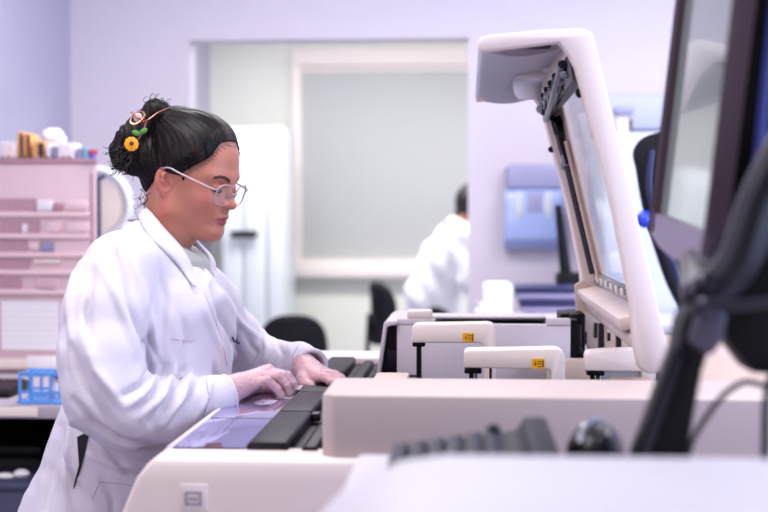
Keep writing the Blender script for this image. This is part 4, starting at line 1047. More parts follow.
# ---- hands
def hand(lo, hi, wrist, palm, fingers, iso=0.0):
    f = Field(lo, hi, .0017)
    f.chain(wrist[0], wrist[1], .01)
    for a, b_, r0, r1 in palm: f.cone(a, b_, r0, r1, .010)
    for pts, rs in fingers: f.chain(pts, rs, .0022)
    return f
GZ = WZ + .001
def clampz(p, r): p = v3(p); p[2] = max(p[2], GZ + r); return p
nf = []
mcpN = [W(253, 383, 2.425), W(259, 377, 2.447), W(264, 373, 2.47), W(268, 371.5, 2.493)]
pipN = [W(267, 380, 2.425), W(277, 376, 2.45), W(283, 375.5, 2.475), W(287, 376, 2.50)]
dipN = [W(277, 389, 2.435), W(286, 385, 2.455), W(291, 384, 2.478), W(293, 384, 2.505)]
tipN = [W(281, 397, 2.44), W(289, 393, 2.46), W(293, 392, 2.482), W(295, 391, 2.51)]
for i in range(4):
    r = [.0082, .0090, .0094, .0092][i]
    pts = [clampz(p, r * .8) for p in (mcpN[i], pipN[i], dipN[i], tipN[i])]; nf.append((pts, [r * 1.08, r, r * .9, r * .76]))
th = [clampz(p, .009) for p in (W(246, 388, 2.475), W(258, 388, 2.52), W(270, 391, 2.525), W(279, 393, 2.515))]
nf.append((th, [.013, .011, .0100, .0085]))
wc = W(238, 386, 2.41)
palmN = [(wc + np.array([0, -.012, 0]), mcpN[0], .016, .0105), (wc, mcpN[1], .019, .0118), (wc + np.array([0, .008, 0]), mcpN[2], .019, .0118), (wc + np.array([0, .018, 0]), mcpN[3], .018, .0115), (wc + np.array([0, .02, -.004]), th[0], .017, .014), (mcpN[0], mcpN[3], .0105, .0115)]
hN = hand((-.52, 2.34, 1.07), (-.32, 2.58, 1.2), ([W(212, 396, 2.37), W(228, 390, 2.39), wc], [.027, .0245, .023]), palmN, nf)
ff = []
mcpF = [W(316, 377, 2.585), W(321, 374.5, 2.605), W(325, 374, 2.63), W(327, 375, 2.655)]
pipF = [W(325, 377.5, 2.565), W(331, 375, 2.585), W(335, 375, 2.61), W(336, 376, 2.64)]
dipF = [W(331, 381.5, 2.555), W(336, 380, 2.575), W(340, 380, 2.6), W(340, 381, 2.63)]
tipF = [W(334, 388, 2.55), W(338, 387, 2.57), W(342, 386, 2.6), W(342, 386, 2.63)]
for i in range(4):
    r = [.0094, .0095, .0090, .0082][i]
    pts = [clampz(p, r * .8 + .011) for p in (mcpF[i], pipF[i], dipF[i], tipF[i])]; ff.append((pts, [r * 1.08, r, r * .9, r * .76]))
thF = [clampz(p, .0095) for p in (W(305, 373, 2.615), W(303, 379, 2.59), W(307, 385, 2.57), W(311, 389, 2.56))]
ff.append((thF, [.015, .0125, .0110, .0092]))
wcF = W(309, 370, 2.64)
palmF = [(wcF + np.array([-.004, -.01, 0]), mcpF[0], .02, .0125), (wcF, mcpF[1], .021, .0125), (wcF + np.array([0, .008, 0]), mcpF[2], .020, .012), (wcF + np.array([0, .016, 0]), mcpF[3], .018, .0112), (wcF + np.array([-.006, -.008, 0]), thF[0], .018, .015), (mcpF[0], mcpF[3], .012, .011)]
hF = hand((-.42, 2.5, 1.07), (-.22, 2.74, 1.2), ([W(296, 364, 2.69), W(303, 366, 2.67), wcF], [.027, .026, .023]), palmF, ff)
gl = []
for f_ in (hN, hF):
    V, Q = f_.mesh(); V = laplace(V, Q, 1, .3)
    c_ = np.tile(np.array(lin((234, 172, 156))), (len(V), 1)); c_ *= 1 + .06 * np.sin(V[:, :1] * 240) * np.sin(V[:, 1:2] * 210)
    parts.append((V, Q, c_))
    V, Q = f_.mesh(.0011); V = laplace(V, Q, 1, .3)
    n_ = normals(V, Q); wr = np.sin(V[:, 0] * 420 + 2.5 * np.sin(V[:, 1] * 300)) * np.sin(V[:, 1] * 260 + V[:, 2] * 500) * .0007
    gl.append((V + n_ * wr[:, None], Q))
off = 0; Vs, Qs, Cs = [], [], []
for V, Q, c_ in parts: Vs.append(V); Qs.append(Q + off); Cs.append(c_); off += len(V)
body = pchild('body', np.concatenate(Vs), np.concatenate(Qs), 'skin', cols=np.concatenate(Cs))
for V, Q in gl: o = pchild('glove', V, Q, 'glove_latex'); 
tag(o, 'thin translucent glove')

# ---- eyes (narrow slits of eyeball and lashes seen below the lowered lids)
for s in (-1, 1):
    bm = nb(); pts = smooth_line([HW((.0905, s * .019, .0165)), HW((.0955, s * .027, .0145)), HW((.0945, s * .036, .0140)), HW((.0885, s * .046, .0165))], 5)
    tube(bm, pts, .0017, 6); fin('eyelashes', bm, 'lash', person)

# ---- hair
fh = Field((-.175, -.11, -.12), (.12, .11, .2), .0024)
skull(fh, .009, .01)
fh.ell((-.045, 0, .0), (.066, .068, .075), .03)                                       # nape hair
BUN = HL(P(157, 112, 2.49))
fh.ell((-.075, 0, .1), (.05, .045, .045), .03)
# carve the face side with a slanted curve (front hairline) and the ears
def hair_cut(X, Y, Z):
    ya = np.abs(Y)
    front = .030 + (Z - .024) * .50 - (ya / .075) ** 2 * .0 + .018 * np.clip((ya - .035) / .03, 0, 1) * np.clip((Z - .03) / .05, 0, 1)
    front = np.where(Z > .024, front, -.022 + (Z - .024) * .55 + .068 * np.clip((Z - .008) / .016, 0, 1))
    front = front + .0016 * np.sin(ya * 900 + Z * 700)
    return front - X                                           # positive inside hair, negative in the removed side
def cutfn(X, Y, Z):
    return hair_cut(X, Y, Z) * .85
fh.op(lambda X, Y, Z: cutfn(X, Y, Z) + 0 * (X + Y + Z), (-.16, -.1, -.11), (.115, .1, .19), .006, 's')
# low hairline at the nape
fh.op(lambda X, Y, Z: (Z + .072 + .35 * (X + .05)) + 0 * (X + Y), (-.16, -.1, -.119), (.115, .1, .0), .01, 's')
fh.ell(BUN, (.031, .030, .029), .004)
tw = [HL(P(143, 122, 2.48)), HL(P(131, 138, 2.47)), HL(P(122, 152, 2.47)), HL(P(118, 164, 2.47))]
fh.chain(tw, [.024, .028, .026, .012], .012)
for q in ((140, 150, .026), (134, 166, .022), (150, 160, .03)):
    fh.ell(HL(P(q[0], q[1], 2.48)), (q[2],) * 3, .015)
V, Q = fh.mesh(); V = laplace(V, Q, 1, .4); N_ = normals(V, Q)
bc = np.array(BUN) + np.array([-.01, 0, -.01])
rel = V - bc; R_ = np.linalg.norm(rel, axis=1) + 1e-6
# angle of each point around the skull axis that runs to the bun: strands follow lines of equal angle
ax = np.array([.55, 0, -.83]); ax /= np.linalg.norm(ax)
u1 = np.array([0, 1.0, 0]); u2 = np.cross(ax, u1)
ang = np.arctan2(rel @ u2, rel @ u1)
def noise1(a, seed):
    r_ = np.random.RandomState(seed); o_ = np.zeros_like(a)
    for k_ in range(9):
        fr_ = 14 * 1.42 ** k_; o_ += np.sin(np.round(fr_) * a + r_.uniform(0, 6.28) + r_.uniform(2, 5) * np.sin(R_ * r_.uniform(12, 26) + r_.uniform(0, 6))) / 1.12 ** k_
    return o_ / 2.4
s1 = noise1(ang, 1); s2_ = noise1(ang * 1.0 + .3, 2); s3 = np.sin(ang * 240 + 7 * np.sin(R_ * 30))
tw_m = np.clip((np.linalg.norm(V - np.array(tw[1]), axis=1) - .045) / .02, 0, 1)
cv_ = V[:, 2] * 150 + V[:, 0] * 330 + 2.2 * np.sin(V[:, 2] * 60 + V[:, 1] * 50); s1 = s1 * tw_m + (1 - tw_m) * np.sin(cv_); s2_ = s2_ * tw_m + (1 - tw_m) * np.sin(cv_ * 2.7 + 1)
amp = .0008 + .0016 * (1 - tw_m)
hv = hair_cut(V[:, 0], V[:, 1], V[:, 2]); low = (V[:, 2] + .072 + .35 * (V[:, 0] + .05))
thin = .0078 * (1 - sst(0, .045, np.minimum(hv, low * 1.2))) * tw_m
V = V + N_ * (amp * np.clip(.7 * s1 + .3 * s2_, -1.6, 1.6) - thin)[:, None]
mixv = .5 + .25 * s1 + .15 * s2_ + .25 * s3
hc = np.array(lin((14, 8, 9)))[None] * (1 - .55 * np.clip(mixv, 0, 1))[:, None] + np.array(lin((104, 78, 74)))[None] * (np.clip(mixv - .7, 0, 1) * .9)[:, None]
hair = pchild('hair', to_world(V), Q, 'hair_strands', cols=hc)
# curly ends and loose locks
rr = random.Random(3)
bm = nb()
def lock(p0, d, n, amp_, r, curl=1.0):
    pts = []; ph = rr.uniform(0, 6.3); p0 = Vector(p0); d = Vector(d); n = 26; w2 = rr.uniform(5, 9) * curl
    for i in range(n):
        t = i / (n - 1); w_ = amp_ * (t + .15)
        pts.append(p0 + d * t + Vector((math.sin(ph + w2 * t) - math.sin(ph), math.cos(ph + w2 * t) * .8, math.sin(ph + 1.5 + w2 * t))) * w_)
    tube(bm, pts, [r * (1 - .75 * i / (n - 1)) for i in range(n)], 5)
for i in range(110):
    q = (rr.uniform(114, 130), rr.uniform(142, 168)); p0 = P(q[0], q[1], 2.47 + rr.uniform(-.03, .03))
    d = Vector((rr.uniform(-.016, .006), rr.uniform(-.02, .01), rr.uniform(-.024, .004))); lock(p0, d, 12, .0050, .0016, 1.0)
for i in range(26):
    a = rr.uniform(0, 2 * PI); p0 = HW(BUN + Vector((math.cos(a) * .02, rr.uniform(-.02, .02), math.sin(a) * .02)))
    lock(p0, (math.cos(a) * .012, rr.uniform(-.01, .01), math.sin(a) * .012), 10, .006, .0012, 1.2)
for q in ((139, 196), (142, 200), (137, 203), (144, 205), (141, 192), (146, 198)):
    lock(P(q[0] + 4, q[1] - 6, 2.45), (-.012, -.004, -.026), 16, .0075, .0009, 1.5)
fin('curly_ends', bm, 'hair_plain', hair)

# ---- hair clip: rose metal wire, orange flower and green leaf
hcp = empty('hair_clip', (0, 0, 0)); yq = 2.425; w0 = P(142, 122, yq); hcp.parent = person; hcp.location = w0 - Vector(person.location)
cyq = P(137.5, 118, yq)
bm = nb(); tube(bm, [cyq + Vector((math.cos(a) * .0135, math.sin(a) * .006, math.sin(a + .4) * .0125)) for a in [2 * PI * i / 28 for i in range(28)]], .0019, 8, closed=True)
tube(bm, smooth_line([P(131, 112, yq), P(138, 118, yq - .004), P(146, 121, yq), P(158, 113, yq + .01), P(169.5, 108, yq + .02)]), .0019, 8)
tube(bm, smooth_line([P(147, 120, yq), P(144, 130, yq - .004), P(139, 139, yq - .006)]), .0022, 8)
fin('claw_wire', bm, 'rose_metal', hcp)
bm = nb(); ball(bm, P(138, 117.5, yq), .009, (1, .3, 1), seg=14); fin('clear_bead', bm, 'slide_clear', hcp)
fc = P(131.5, 144, yq - .02)
bm = nb(); q = (Matrix.Rotation(math.radians(20), 3, 'Z')).to_4x4()
t = bmesh.new()
for k in range(10):
    a = 2 * PI * k / 10; ball(t, (math.cos(a) * .0085, 0, math.sin(a) * .0085), .0055, (1, .35, 1), seg=10)
ball(t, (0, 0, 0), .0105, (1, .3, 1), seg=14)
bmesh.ops.transform(t, matrix=Matrix.Translation(fc) @ q, verts=t.verts); merge(bm, t)
fl = fin('flower', bm, 'flower_orange', hcp)
bm = nb(); ball(bm, fc + Vector((.001, -.0035, .001)), .0044, (1, .5, 1), seg=12); fin('flower_centre', bm, 'flower_core', fl)
for q in ((136, 133), (143.5, 131)):
    bm = nb(); ball(bm, P(q[0], q[1], yq - .012), .0085, (1, .25, .6), rot=Matrix.Rotation(.4 if q[0] < 140 else -.5, 3, 'Y'), seg=12); fin('leaf', bm, 'leaf_green', hcp)

# ---- glasses
gsx = empty('glasses', (0, 0, 0)); gsx.parent = person; gsx.location = HW((.11, 0, .012)) - Vector(person.location)
def lens_outline(s, k=30, g=1.0):
    pts = []
    for x_, z_ in superellipse(.0255 * g, .0215 * g, 2.7, k):
        yy = s * (.0325 + x_ * 1.0); xx = .1115 - .0022 * ((yy) / .03) ** 2; zz = .0115 + z_ - .0 + (.002 if z_ > 0 else 0)
        pts.append(HW((xx + .10 * z_ * .5, yy, zz)))
    return pts
for s in (-1, 1):
    bm = nb(); tube(bm, lens_outline(s), .0012, 8, closed=True, flat=1.2); rim = fin('rim', bm, 'clear_frame', gsx)
    bm = nb(); o1 = lens_outline(s, g=.97); vs = [bm.verts.new(p) for p in o1]; vs2 = [bm.verts.new(p + RH @ Vector((-.0016, 0, 0))) for p in o1]
    bm.faces.new(vs); bm.faces.new(list(reversed(vs2)))
    for i in range(len(vs)): bm.faces.new((vs[i], vs[(i + 1) % len(vs)], vs2[(i + 1) % len(vs)], vs2[i]))
    fin('lens', bm, 'lens_clear', rim)
    bm = nb(); tube(bm, smooth_line([HW((.1045, s * .0585, .022)), HW((.098, s * .0725, .0235)), HW((.06, s * .080, .0265)), HW((.02, s * .0855, .030)), HW((-.0, s * .086, .032)), HW((-.018, s * .082, .026)), HW((-.03, s * .076, .008))]), .0013, 8, flat=1.5); fin('temple', bm, 'clear_frame', gsx)
    bm = nb(); tube(bm, [HW((.108, s * .012, .012)), HW((.104, s * .0095, .004))], .0018, 8); fin('nose_pad', bm, 'clear_frame', rim)
bm = nb(); tube(bm, smooth_line([HW((.112, -.009, .0155)), HW((.1165, 0, .019)), HW((.112, .009, .0155))]), .0017, 8); fin('bridge', bm, 'clear_frame', gsx)

# ---- turtleneck
fk = Field((-.75, 2.36, 1.2), (-.42, 2.64, 1.47), .004)
fk.chain([W(167, 237, 2.5), W(165, 252, 2.5), W(162, 285, 2.5), W(160, 310, 2.5)], [.060, .064, .08, .1], .02)
fk.chain([W(178, 250, 2.5), W(182, 285, 2.5)], [.052, .066], .02)
fk.op(lambda X, Y, Z: -(Z - (1.45 - .0 + (X + .62) * -.42 - .036)) + 0 * (X + Y), (-.75, 2.36, 1.34), (-.42, 2.64, 1.47), .006, 's')
V, Q = fk.mesh(); n_ = normals(V, Q); V = V + n_ * (.0012 * np.sin(V[:, 2] * 260 + V[:, 0] * 60))[:, None]
pchild('turtleneck', V, Q, 'knit_grey')

# ---- trousers and shoes
ft = Field((-1.0, 2.2, .03), (-.5, 2.8, 1.06), .01)
ft.chain([W(136, 405, 2.5), (hipX + .03, 2.5, .88)], [.085, .09], .03)
for s in (-1, 1):
    ft.chain([(hipX + .025, 2.5 + s * .07, .86), (hipX + .03, 2.5 + s * .1, .5), (hipX - .0, 2.5 + s * .11, .1)], [.09, .068, .06], .02)
V, Q = ft.mesh(); pchild('trousers', V, Q, 'trouser_cloth')
for s in (-1, 1):
    f_ = Field((hipX - .1, 2.5 + s * .11 - .08, -.01), (hipX + .25, 2.5 + s * .11 + .09, .14), .005)
    f_.chain([(hipX - .03, 2.5 + s * .11, .05), (hipX + .08, 2.5 + s * .115, .045), (hipX + .165, 2.5 + s * .125, .035)], [.045, .045, .036], .02)
    f_.cone((hipX, 2.5 + s * .11, .05), (hipX, 2.5 + s * .11, .11), .045, .048, .02)
    V, Q = f_.mesh(); V[:, 2] = np.maximum(V[:, 2], .002); pchild('shoe', V, Q, 'shoe_leather')

# ---- lab coat
fc_ = Field((-1.04, 2.12, .5), (-.24, 3.0, 1.5), .0056)
def bodyc(px, py, yo, r): return (W(px, py, 2.5 + yo), r)
fc_.chain([W(152, 278, 2.5), W(156, 305, 2.5), W(148, 350, 2.5), W(140, 400, 2.5), W(120, 455, 2.5), (-.735, 2.5, .86), (-.77, 2.5, .56)], [.085, .115, .135, .135, .125, .125, .155], .03)
for s in (-1, 1):
    fc_.chain([W(152, 280, 2.5 + s * .06), W(160, 312, 2.5 + s * .052), W(152, 360, 2.5 + s * .05), W(142, 400, 2.5 + s * .05), W(117, 455, 2.5 + s * .07), (-.735, 2.5 + s * .08, .84), (-.77, 2.5 + s * .09, .56)], [.082, .112, .122, .12, .12, .125, .15], .04)
    fc_.cone(W(151, 243, 2.5 + s * .02), W(136 if s < 0 else 168, 264, 2.5 + s * .12), .061, .062, .03)
# front chest fullness towards the far side
fc_.chain([W(186, 292, 2.56), W(192, 335, 2.58), W(182, 385, 2.55), W(160, 425, 2.52)], [.062, .078, .085, .075], .04)
# near sleeve
nsl = [W(118, 270, 2.36), W(105, 315, 2.295), W(100, 355, 2.26), W(106, 393, 2.245), W(126, 409, 2.25), W(160, 410, 2.29), W(190, 403, 2.33), W(212, 398, 2.36), W(227, 394, 2.375)]
fc_.chain(nsl[:2], [.068, .074], .03); fc_.chain(nsl, [.066, .074, .076, .078, .074, .060, .048, .042, .038], .010)
# far sleeve
fsl = [W(186, 284, 2.63), W(210, 308, 2.70), W(232, 338, 2.76), W(250, 355, 2.79), W(275, 363, 2.75), W(298, 364, 2.70), W(311, 366, 2.672)]
fc_.chain(fsl, [.064, .062, .062, .055, .050, .044, .036], .012)
fc_.ell(W(210, 306, 2.66), (.05, .06, .07), .04)
# openings: neck, cuffs, side slit
fc_.chain([W(163, 236, 2.5), W(168, 205, 2.5)], [.066, .075], .01, 's')
for yo in (2.42, 2.46, 2.50, 2.54):
    fc_.chain([W(184, 236, yo), W(195, 258, yo), W(201, 281, yo)], [.032, .022, .006], .006, 's')
CUFF = []
for ln, toward in ((nsl, W(255, 386, 2.41)), (fsl, W(326, 371, 2.60))):
    a = ln[-1]; d_ = toward - a; d_ /= np.linalg.norm(d_); CUFF.append((a, d_))
    def cut(X, Y, Z, a=a, d_=d_):
        px_, py_, pz_ = X - a[0], Y - a[1], Z - a[2]
        return np.maximum(-(px_ * d_[0] + py_ * d_[1] + pz_ * d_[2]), np.sqrt(px_ ** 2 + py_ ** 2 + pz_ ** 2) - .075)
    fc_.op(cut, a - .08, a + .08, .003, 's')
    fc_.cone(a - d_ * .03, a + d_ * .03, .027, .029, .002, 's')
# hollow the skirt from below
fc_.chain([(-.75, 2.5, .74), (-.77, 2.5, .45)], [.10, .14], .03, 's')
# flat top and cut hem
fc_.op(lambda X, Y, Z: (Z - .58) + 0 * (X + Y), (-1.04, 2.12, .5), (-.24, 3.0, .58), .006, 's')
V, Q = fc_.mesh(); V = laplace(V, Q, 2, .5); N_ = normals(V, Q)
px = to_px(V); cv = V - np.array([0, 0, H]); cv /= np.linalg.norm(cv, axis=1, keepdims=True); fac = -(N_ * cv).sum(1)
FOLDS = [  # polyline in the photo, half width px, height mm (negative = furrow); kept as real relief in the cloth
    ([(112, 250), (128, 290), (140, 335), (150, 372)], 4.5, -9), ([(98, 262), (118, 300), (134, 345), (142, 378)], 6, 6),
    ([(128, 252), (140, 285), (150, 320), (158, 360)], 5, 6),
    ([(152, 366), (140, 384), (120, 396)], 4, -8), ([(165, 366), (152, 392), (132, 412)], 4, -8), ([(160, 372), (146, 396), (124, 408)], 4, 5),
    ([(182, 370), (170, 398), (150, 424)], 4, -8), ([(176, 368), (164, 394), (140, 418)], 4, 6), ([(200, 376), (190, 400), (172, 424)], 4, -6), ([(192, 372), (181, 400), (162, 426)], 4, 6),
    ([(212, 380), (204, 404), (190, 424)], 3, 4), ([(84, 330), (96, 372), (120, 402)], 7, 7), ([(72, 350), (86, 392), (110, 424)], 6, -6), ([(80, 262), (70, 300), (70, 340)], 5, 5), ([(92, 270), (84, 310), (88, 350)], 5, -6),
    ([(72, 400), (92, 424), (120, 442), (155, 448), (200, 444)], 4, -8),
    ([(60, 425), (50, 470), (44, 512)], 6, -7), ([(72, 420), (66, 468), (68, 512)], 5, 6), ([(60, 440), (66, 470), (88, 505)], 4, -5),
    ([(108, 450), (128, 474), (160, 480)], 4, -6), ([(90, 455), (120, 468), (150, 462)], 5, 6), ([(100, 480), (112, 500), (112, 520)], 5, -5),
    ([(160, 262), (164, 300), (160, 350)], 5, -4), ([(178, 300), (186, 340), (180, 372)], 5, -4), ([(212, 285), (222, 318), (236, 342)], 4, -7), ([(222, 292), (238, 322), (258, 338)], 4, 5),
    ([(228, 330), (240, 356), (232, 372)], 4, -7), ([(246, 336), (256, 352), (250, 368)], 3, -6), ([(262, 332), (268, 350), (264, 366)], 3.5, 5), ([(276, 340), (281, 354), (277, 368)], 3, -5), ([(288, 344), (292, 356), (290, 368)], 3, 3),
    ([(200, 300), (212, 330), (224, 360)], 5, 4), ([(148, 214), (128, 232), (108, 246)], 4, -3), ([(138, 222), (124, 240), (116, 256)], 4, 3),
    ([(148, 300), (150, 340), (160, 366)], 4, -6), ([(66, 320), (62, 340), (66, 372)], 4, -4)]
disp = np.zeros(len(V))
for poly, wd_, mm in FOLDS:
    wd_ = wd_ * .68
    lo_ = np.min(poly, 0) - 3 * wd_; hi_ = np.max(poly, 0) + 3 * wd_
    m_ = (px[:, 0] > lo_[0]) & (px[:, 0] < hi_[0]) & (px[:, 1] > lo_[1]) & (px[:, 1] < hi_[1]) & (fac > -.1)
    ix = np.nonzero(m_)[0]
    if not len(ix): continue
    d_, sd_, ps = seg_dist(px[ix], poly)
    disp[ix] += mm * .0019 * np.exp(-(d_ / wd_) ** 2 * (np.where(sd_ > 0, 1.6, .6) if mm < 0 else 1)) * np.sin(PI * np.clip(ps * .9 + .05, 0, 1)) ** .6
disp += .0022 * np.sin(V[:, 2] * 34 + V[:, 0] * 22 + 2.2 * np.sin(V[:, 1] * 17 + V[:, 2] * 6)) * np.sin(V[:, 0] * 41 - V[:, 2] * 13 + 1.5 * np.sin(V[:, 1] * 23)) + .0006 * np.sin(V[:, 2] * 90 + V[:, 0] * 110 + 3 * np.sin(V[:, 1] * 50 + V[:, 0] * 30))
V = V + N_ * disp[:, None]
coat = pchild('lab_coat', V, Q, 'coat_cloth')
BV = bvh_of(coat)
def strip(name, poly, r, m_, flat=.6, lift=.0, step=3):
    pts = [on_surface(BV, x_, y_, lift) for x_, y_ in dense(poly, step)]; pts = [p for p in pts if p is not None]
    if len(pts) < 2: return None
    bm = nb(); tube(bm, pts, r, 6, flat=flat); return fin(name, bm, m_, coat)
strip('front_seam', [(204, 292), (212, 312), (222, 340), (227, 366)], .0012, 'coat_piping')
for a, d_ in CUFF:
    a = Vector(a); d_ = Vector(d_); u_ = d_.cross(Vector((0, 0, 1))).normalized(); w_ = d_.cross(u_)
    for kk, rr_ in ((0, .0335),):
        bm = nb(); tube(bm, [a + d_ * .001 + (u_ * math.cos(t_) + w_ * math.sin(t_)) * rr_ for t_ in [2 * PI * i / 32 for i in range(32)]], .0052, 10, closed=True); fin('cuff', bm, 'coat_cloth', coat)
strip('pocket_edge', [(171, 338.5), (182, 340), (195, 341)], .0014, 'coat_piping')
strip('logo_embroidery', [(232, 337), (234.5, 342), (236, 339.5), (238, 344), (240, 342)], .0022, 'embroidery', step=1.5)
strip('pocket_seam', [(92, 500), (100, 482), (122, 484), (160, 490)], .0009, 'seam_shadow')
strip('cuff_seam', [(206, 379), (209, 398), (203, 418)], .0009, 'seam_shadow')
strip('cuff_seam', [(299, 345), (292, 356), (294, 372)], .0009, 'seam_shadow')
# dark side slit
pl_ = [(89, 434.5), (83, 434), (77, 437), (78, 452), (79, 465), (75, 480), (73, 489)]; pr_ = [(73, 489), (80, 470), (84, 455), (88, 436)]
bm = nb(); pts = [on_surface(BV, x_, y_, .0035) for x_, y_ in dense(pl_ + pr_[1:], 2)]; pts = [p for p in pts if p is not None]
vs = [bm.verts.new(p) for p in pts]; fce = bm.faces.new(vs); r_ = bmesh.ops.extrude_face_region(bm, geom=[fce]); bmesh.ops.translate(bm, vec=(0, .006, 0), verts=[v for v in r_['geom'] if isinstance(v, bmesh.types.BMVert)])
bmesh.ops.triangulate(bm, faces=[f2 for f2 in bm.faces if len(f2.verts) > 4])
fin('side_slit', bm, 'trouser_cloth', coat)
# collar: stand-up band folded outwards, both sides
def collar(top, bot, name, th=.004):
    n = max(len(top), len(bot)); bm = nb()
    T = smooth_line(top, 6); B = smooth_line(bot, 6); g = []
    for a, b_ in zip(T, B):
        col_ = []
        for k in range(7):
            t = k / 6; p = a.lerp(b_, t); out = (p - Vector(W(164, 240, 2.5))); out.z = 0
            if out.length > 0: out.normalize()
            col_.append(bm.verts.new(p + out * .008 * math.sin(PI * t)))
        g.append(col_)
    for i in range(len(g) - 1):
        for k in range(6): bm.faces.new((g[i][k], g[i + 1][k], g[i + 1][k + 1], g[i][k + 1]))
    bmesh.ops.recalc_face_normals(bm, faces=bm.faces); bmesh.ops.solidify(bm, geom=bm.faces, thickness=th)
    return fin(name, bm, 'coat_cloth', coat, smooth=True)
def cs(pts, lift=.006, dflt=2.42): return [(on_surface(BV, x_, y_, lift) or P(x_, y_, dflt)) if y_ is not None else None for x_, y_ in pts]
collar([P(142, 206, 2.55), P(143, 204, 2.47), P(153, 214, 2.43), P(164, 227, 2.415), P(176, 240, 2.41), P(185, 251, 2.41), P(192, 266, 2.42)] + cs([(194, 283)], .008),
       [P(138, 217, 2.56), P(138, 219, 2.46)] + cs([(144, 229), (155, 241), (167, 253), (178, 265), (187, 277), (193, 287)]), 'collar')
collar([P(142, 206, 2.55), P(162, 213, 2.59), P(186, 230, 2.595), P(201, 246, 2.57), P(209, 258, 2.55), P(208, 270, 2.53), P(203, 286, 2.50)],
       [P(139, 220, 2.57), P(165, 230, 2.62), P(193, 245, 2.62), P(207, 253, 2.60), P(214, 265, 2.57), P(212, 279, 2.54), P(205, 292, 2.48)], 'collar')

# reagent slide held under the fingertips
sl = tag(fin('sample_slide', box(nb(), 0, .001, 0, .001, 0, .001), 'slide_clear'), 'small clear plastic slide held under the near gloved fingertips', 'slide')
bm = bmesh.new(); box(bm, P(277, 395, 2.46).x, P(298, 395, 2.46).x, 2.44, 2.475, WZ + .0005, WZ + .003, .0008); box(bm, P(287, 395, 2.46).x, P(299, 395, 2.46).x, 2.475, 2.53, WZ + .013, WZ + .0155, .0008)
bm.to_mesh(sl.data); bm.free()

# ---- colleague in the back room, leaning over behind the partition
pb = empty('person', (P(440, 215, 8.2).x, 8.2, 0), 'person in white coat leaning forward, partly hidden behind the lilac partition', 'person')
yb_ = 8.2
def W8(px_, py_, yo=0): return v3(P(px_, py_, yb_ + yo))
f_ = Field((-.65, yb_ - .4, 0), (.5, yb_ + .4, 1.75), .014)
hp = W8(436, 300); sh = W8(458, 236)
f_.chain([hp, W8(446, 265), sh], [.12, .13, .12], .06)
for s in (-1, 1):
    f_.cone(sh, W8(462, 236, s * .17), .09, .08, .05); f_.chain([W8(462, 238, s * .18), W8(470, 280, s * .22), W8(497, 300, s * .15)], [.055, .045, .03], .04)
    f_.chain([hp + [0, s * .09, -.02], [hp[0] + .03, yb_ + s * .1, .5], [hp[0], yb_ + s * .11, .08]], [.11, .065, .05], .04)
    f_.cone([hp[0], yb_ + s * .11, .045], [hp[0] + .15, yb_ + s * .12, .035], .04, .03, .02)
    f_.cone(W8(497, 300, s * .15), W8(508, 302, s * .13), .028, .018, .02)
f_.cone(sh, W8(468, 212), .06, .055, .03); f_.ell(W8(473, 203), (.095, .078, .115), .03); f_.ell(W8(484, 208), (.02, .015, .02), .02)
V, Q = f_.mesh(); pchild('body', V, Q, 'skin_plain', pb)
f_ = Field((-.7, yb_ - .4, .55), (.5, yb_ + .4, 1.7), .012)
f_.chain([W8(438, 318), W8(432, 296), W8(444, 262), W8(457, 236)], [.17, .165, .155, .125], .06)
for s in (-1, 1):
    f_.chain([W8(432, 298, s * .08), W8(446, 262, s * .1), W8(462, 237, s * .15)], [.145, .13, .10], .06)
    f_.chain([W8(462, 238, s * .18), W8(469, 280, s * .23), W8(493, 299, s * .16)], [.085, .07, .052], .03)
f_.cone(W8(436, 310), (hp[0] - .02, yb_, .7), .17, .19, .05)
f_.op(lambda X, Y, Z: (Z - .66) + 0 * (X + Y), (-.7, yb_ - .4, .55), (.5, yb_ + .4, .66), .006, 's')
V, Q = f_.mesh(); n_ = normals(V, Q); V = V + n_ * (.006 * np.sin(V[:, 2] * 30 + V[:, 0] * 40))[:, None]; pchild('lab_coat', V, Q, 'far_coat', pb)
f_ = Field((-.2, yb_ - .2, 1.3), (.4, yb_ + .2, 1.8), .01)
f_.ell(W8(470.5, 202), (.1, .088, .118), .02); f_.cone(W8(460, 215), W8(459, 226), .04, .03, .02)
V, Q = f_.mesh(); pchild('hair', V, Q, 'hair_plain', pb)
for s in (-1, 1):
    bm = nb(); tube(bm, smooth_line([(hp[0] - .05, yb_ + s * .11, .055), (hp[0] + .06, yb_ + s * .115, .05), (hp[0] + .18, yb_ + s * .12, .04)]), [.05] * 7 + [.046] * 5 + [.03], 12, flat=.9); fin('shoe', bm, 'shoe_leather', pb)
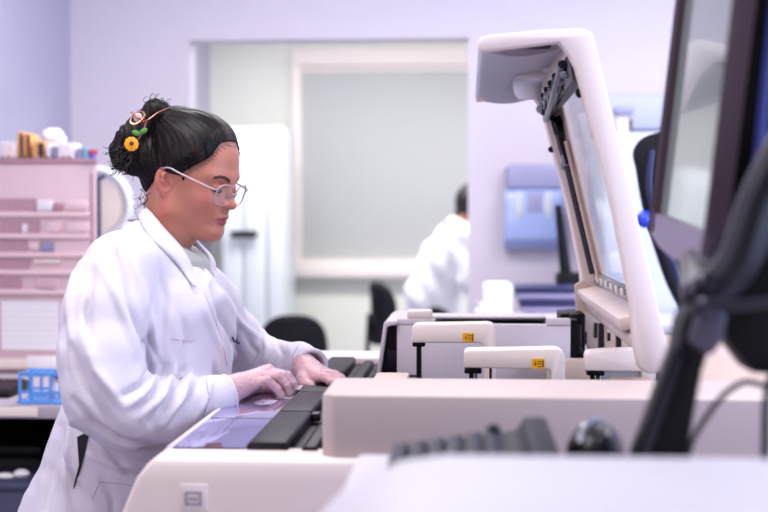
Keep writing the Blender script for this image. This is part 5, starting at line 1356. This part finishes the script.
f_ = Field((-.7, yb_ - .4, .05), (.5, yb_ + .4, 1.0), .014)
for s in (-1, 1): f_.chain([hp + [0, s * .09, -.04], [hp[0] + .03, yb_ + s * .1, .5], [hp[0], yb_ + s * .11, .12]], [.125, .08, .065], .04)
V, Q = f_.mesh(); pchild('trousers', V, Q, 'trouser_cloth', pb)
# ================================================================== LIGHT
scene.view_settings.view_transform = 'Standard'; scene.view_settings.look = 'None'
scene.view_settings.gamma = 1.0; scene.view_settings.use_curve_mapping = False
scene.view_settings.exposure = -0.26
scene.cycles.use_denoising = True; scene.cycles.max_bounces = 8; scene.cycles.transparent_max_bounces = 12
scene.cycles.sample_clamp_indirect = 6.0
wd = bpy.data.worlds.new('daylight'); scene.world = wd; wd.use_nodes = True
wd.node_tree.nodes['Background'].inputs[0].default_value = (1.0, .95, .98, 1); wd.node_tree.nodes['Background'].inputs[1].default_value = 0.26
def area(name, loc, tgt, sx, sy, power, col):
    l = bpy.data.lights.new(name, 'AREA'); l.shape = 'RECTANGLE'; l.size = sx; l.size_y = sy; l.energy = power; l.color = col
    o = bpy.data.objects.new(name, l); COL.objects.link(o); o.location = loc
    o.rotation_euler = (Vector(tgt) - Vector(loc)).to_track_quat('-Z', 'Y').to_euler(); return o
for i, (x, y) in enumerate(((-.9, 2.0), (1.0, 2.0), (-.6, 4.4), (1.4, 4.4), (-.9, 7.8), (1.2, 7.8))):
    area('ceiling_lamp', (x, y, 2.97), (x, y, 0), 1.2, .6, (34 if y < 3 else 46) if y < 6 else 78, (1, .965, .955) if y < 6 else (1, .99, .96))
area('fill_light', (2.6, 1.2, 1.5), (0, 3.0, 1.3), 1.6, 2.0, 125, (.56, .68, 1))  # added cool fill from the right; no window stands there
area('fill_light', (3.2, 4.4, 1.8), (.6, 6.2, 1.6), 1.2, 1.4, 26, (.5, .6, 1))  # added bluish fill aimed at the partition, without a window
area('fill_light', (-1.6, .4, 2.2), (-.4, 2.6, 1.2), 1.4, 1.2, 26, (1, .9, .92))  # added pinkish fill from the upper left, not a window
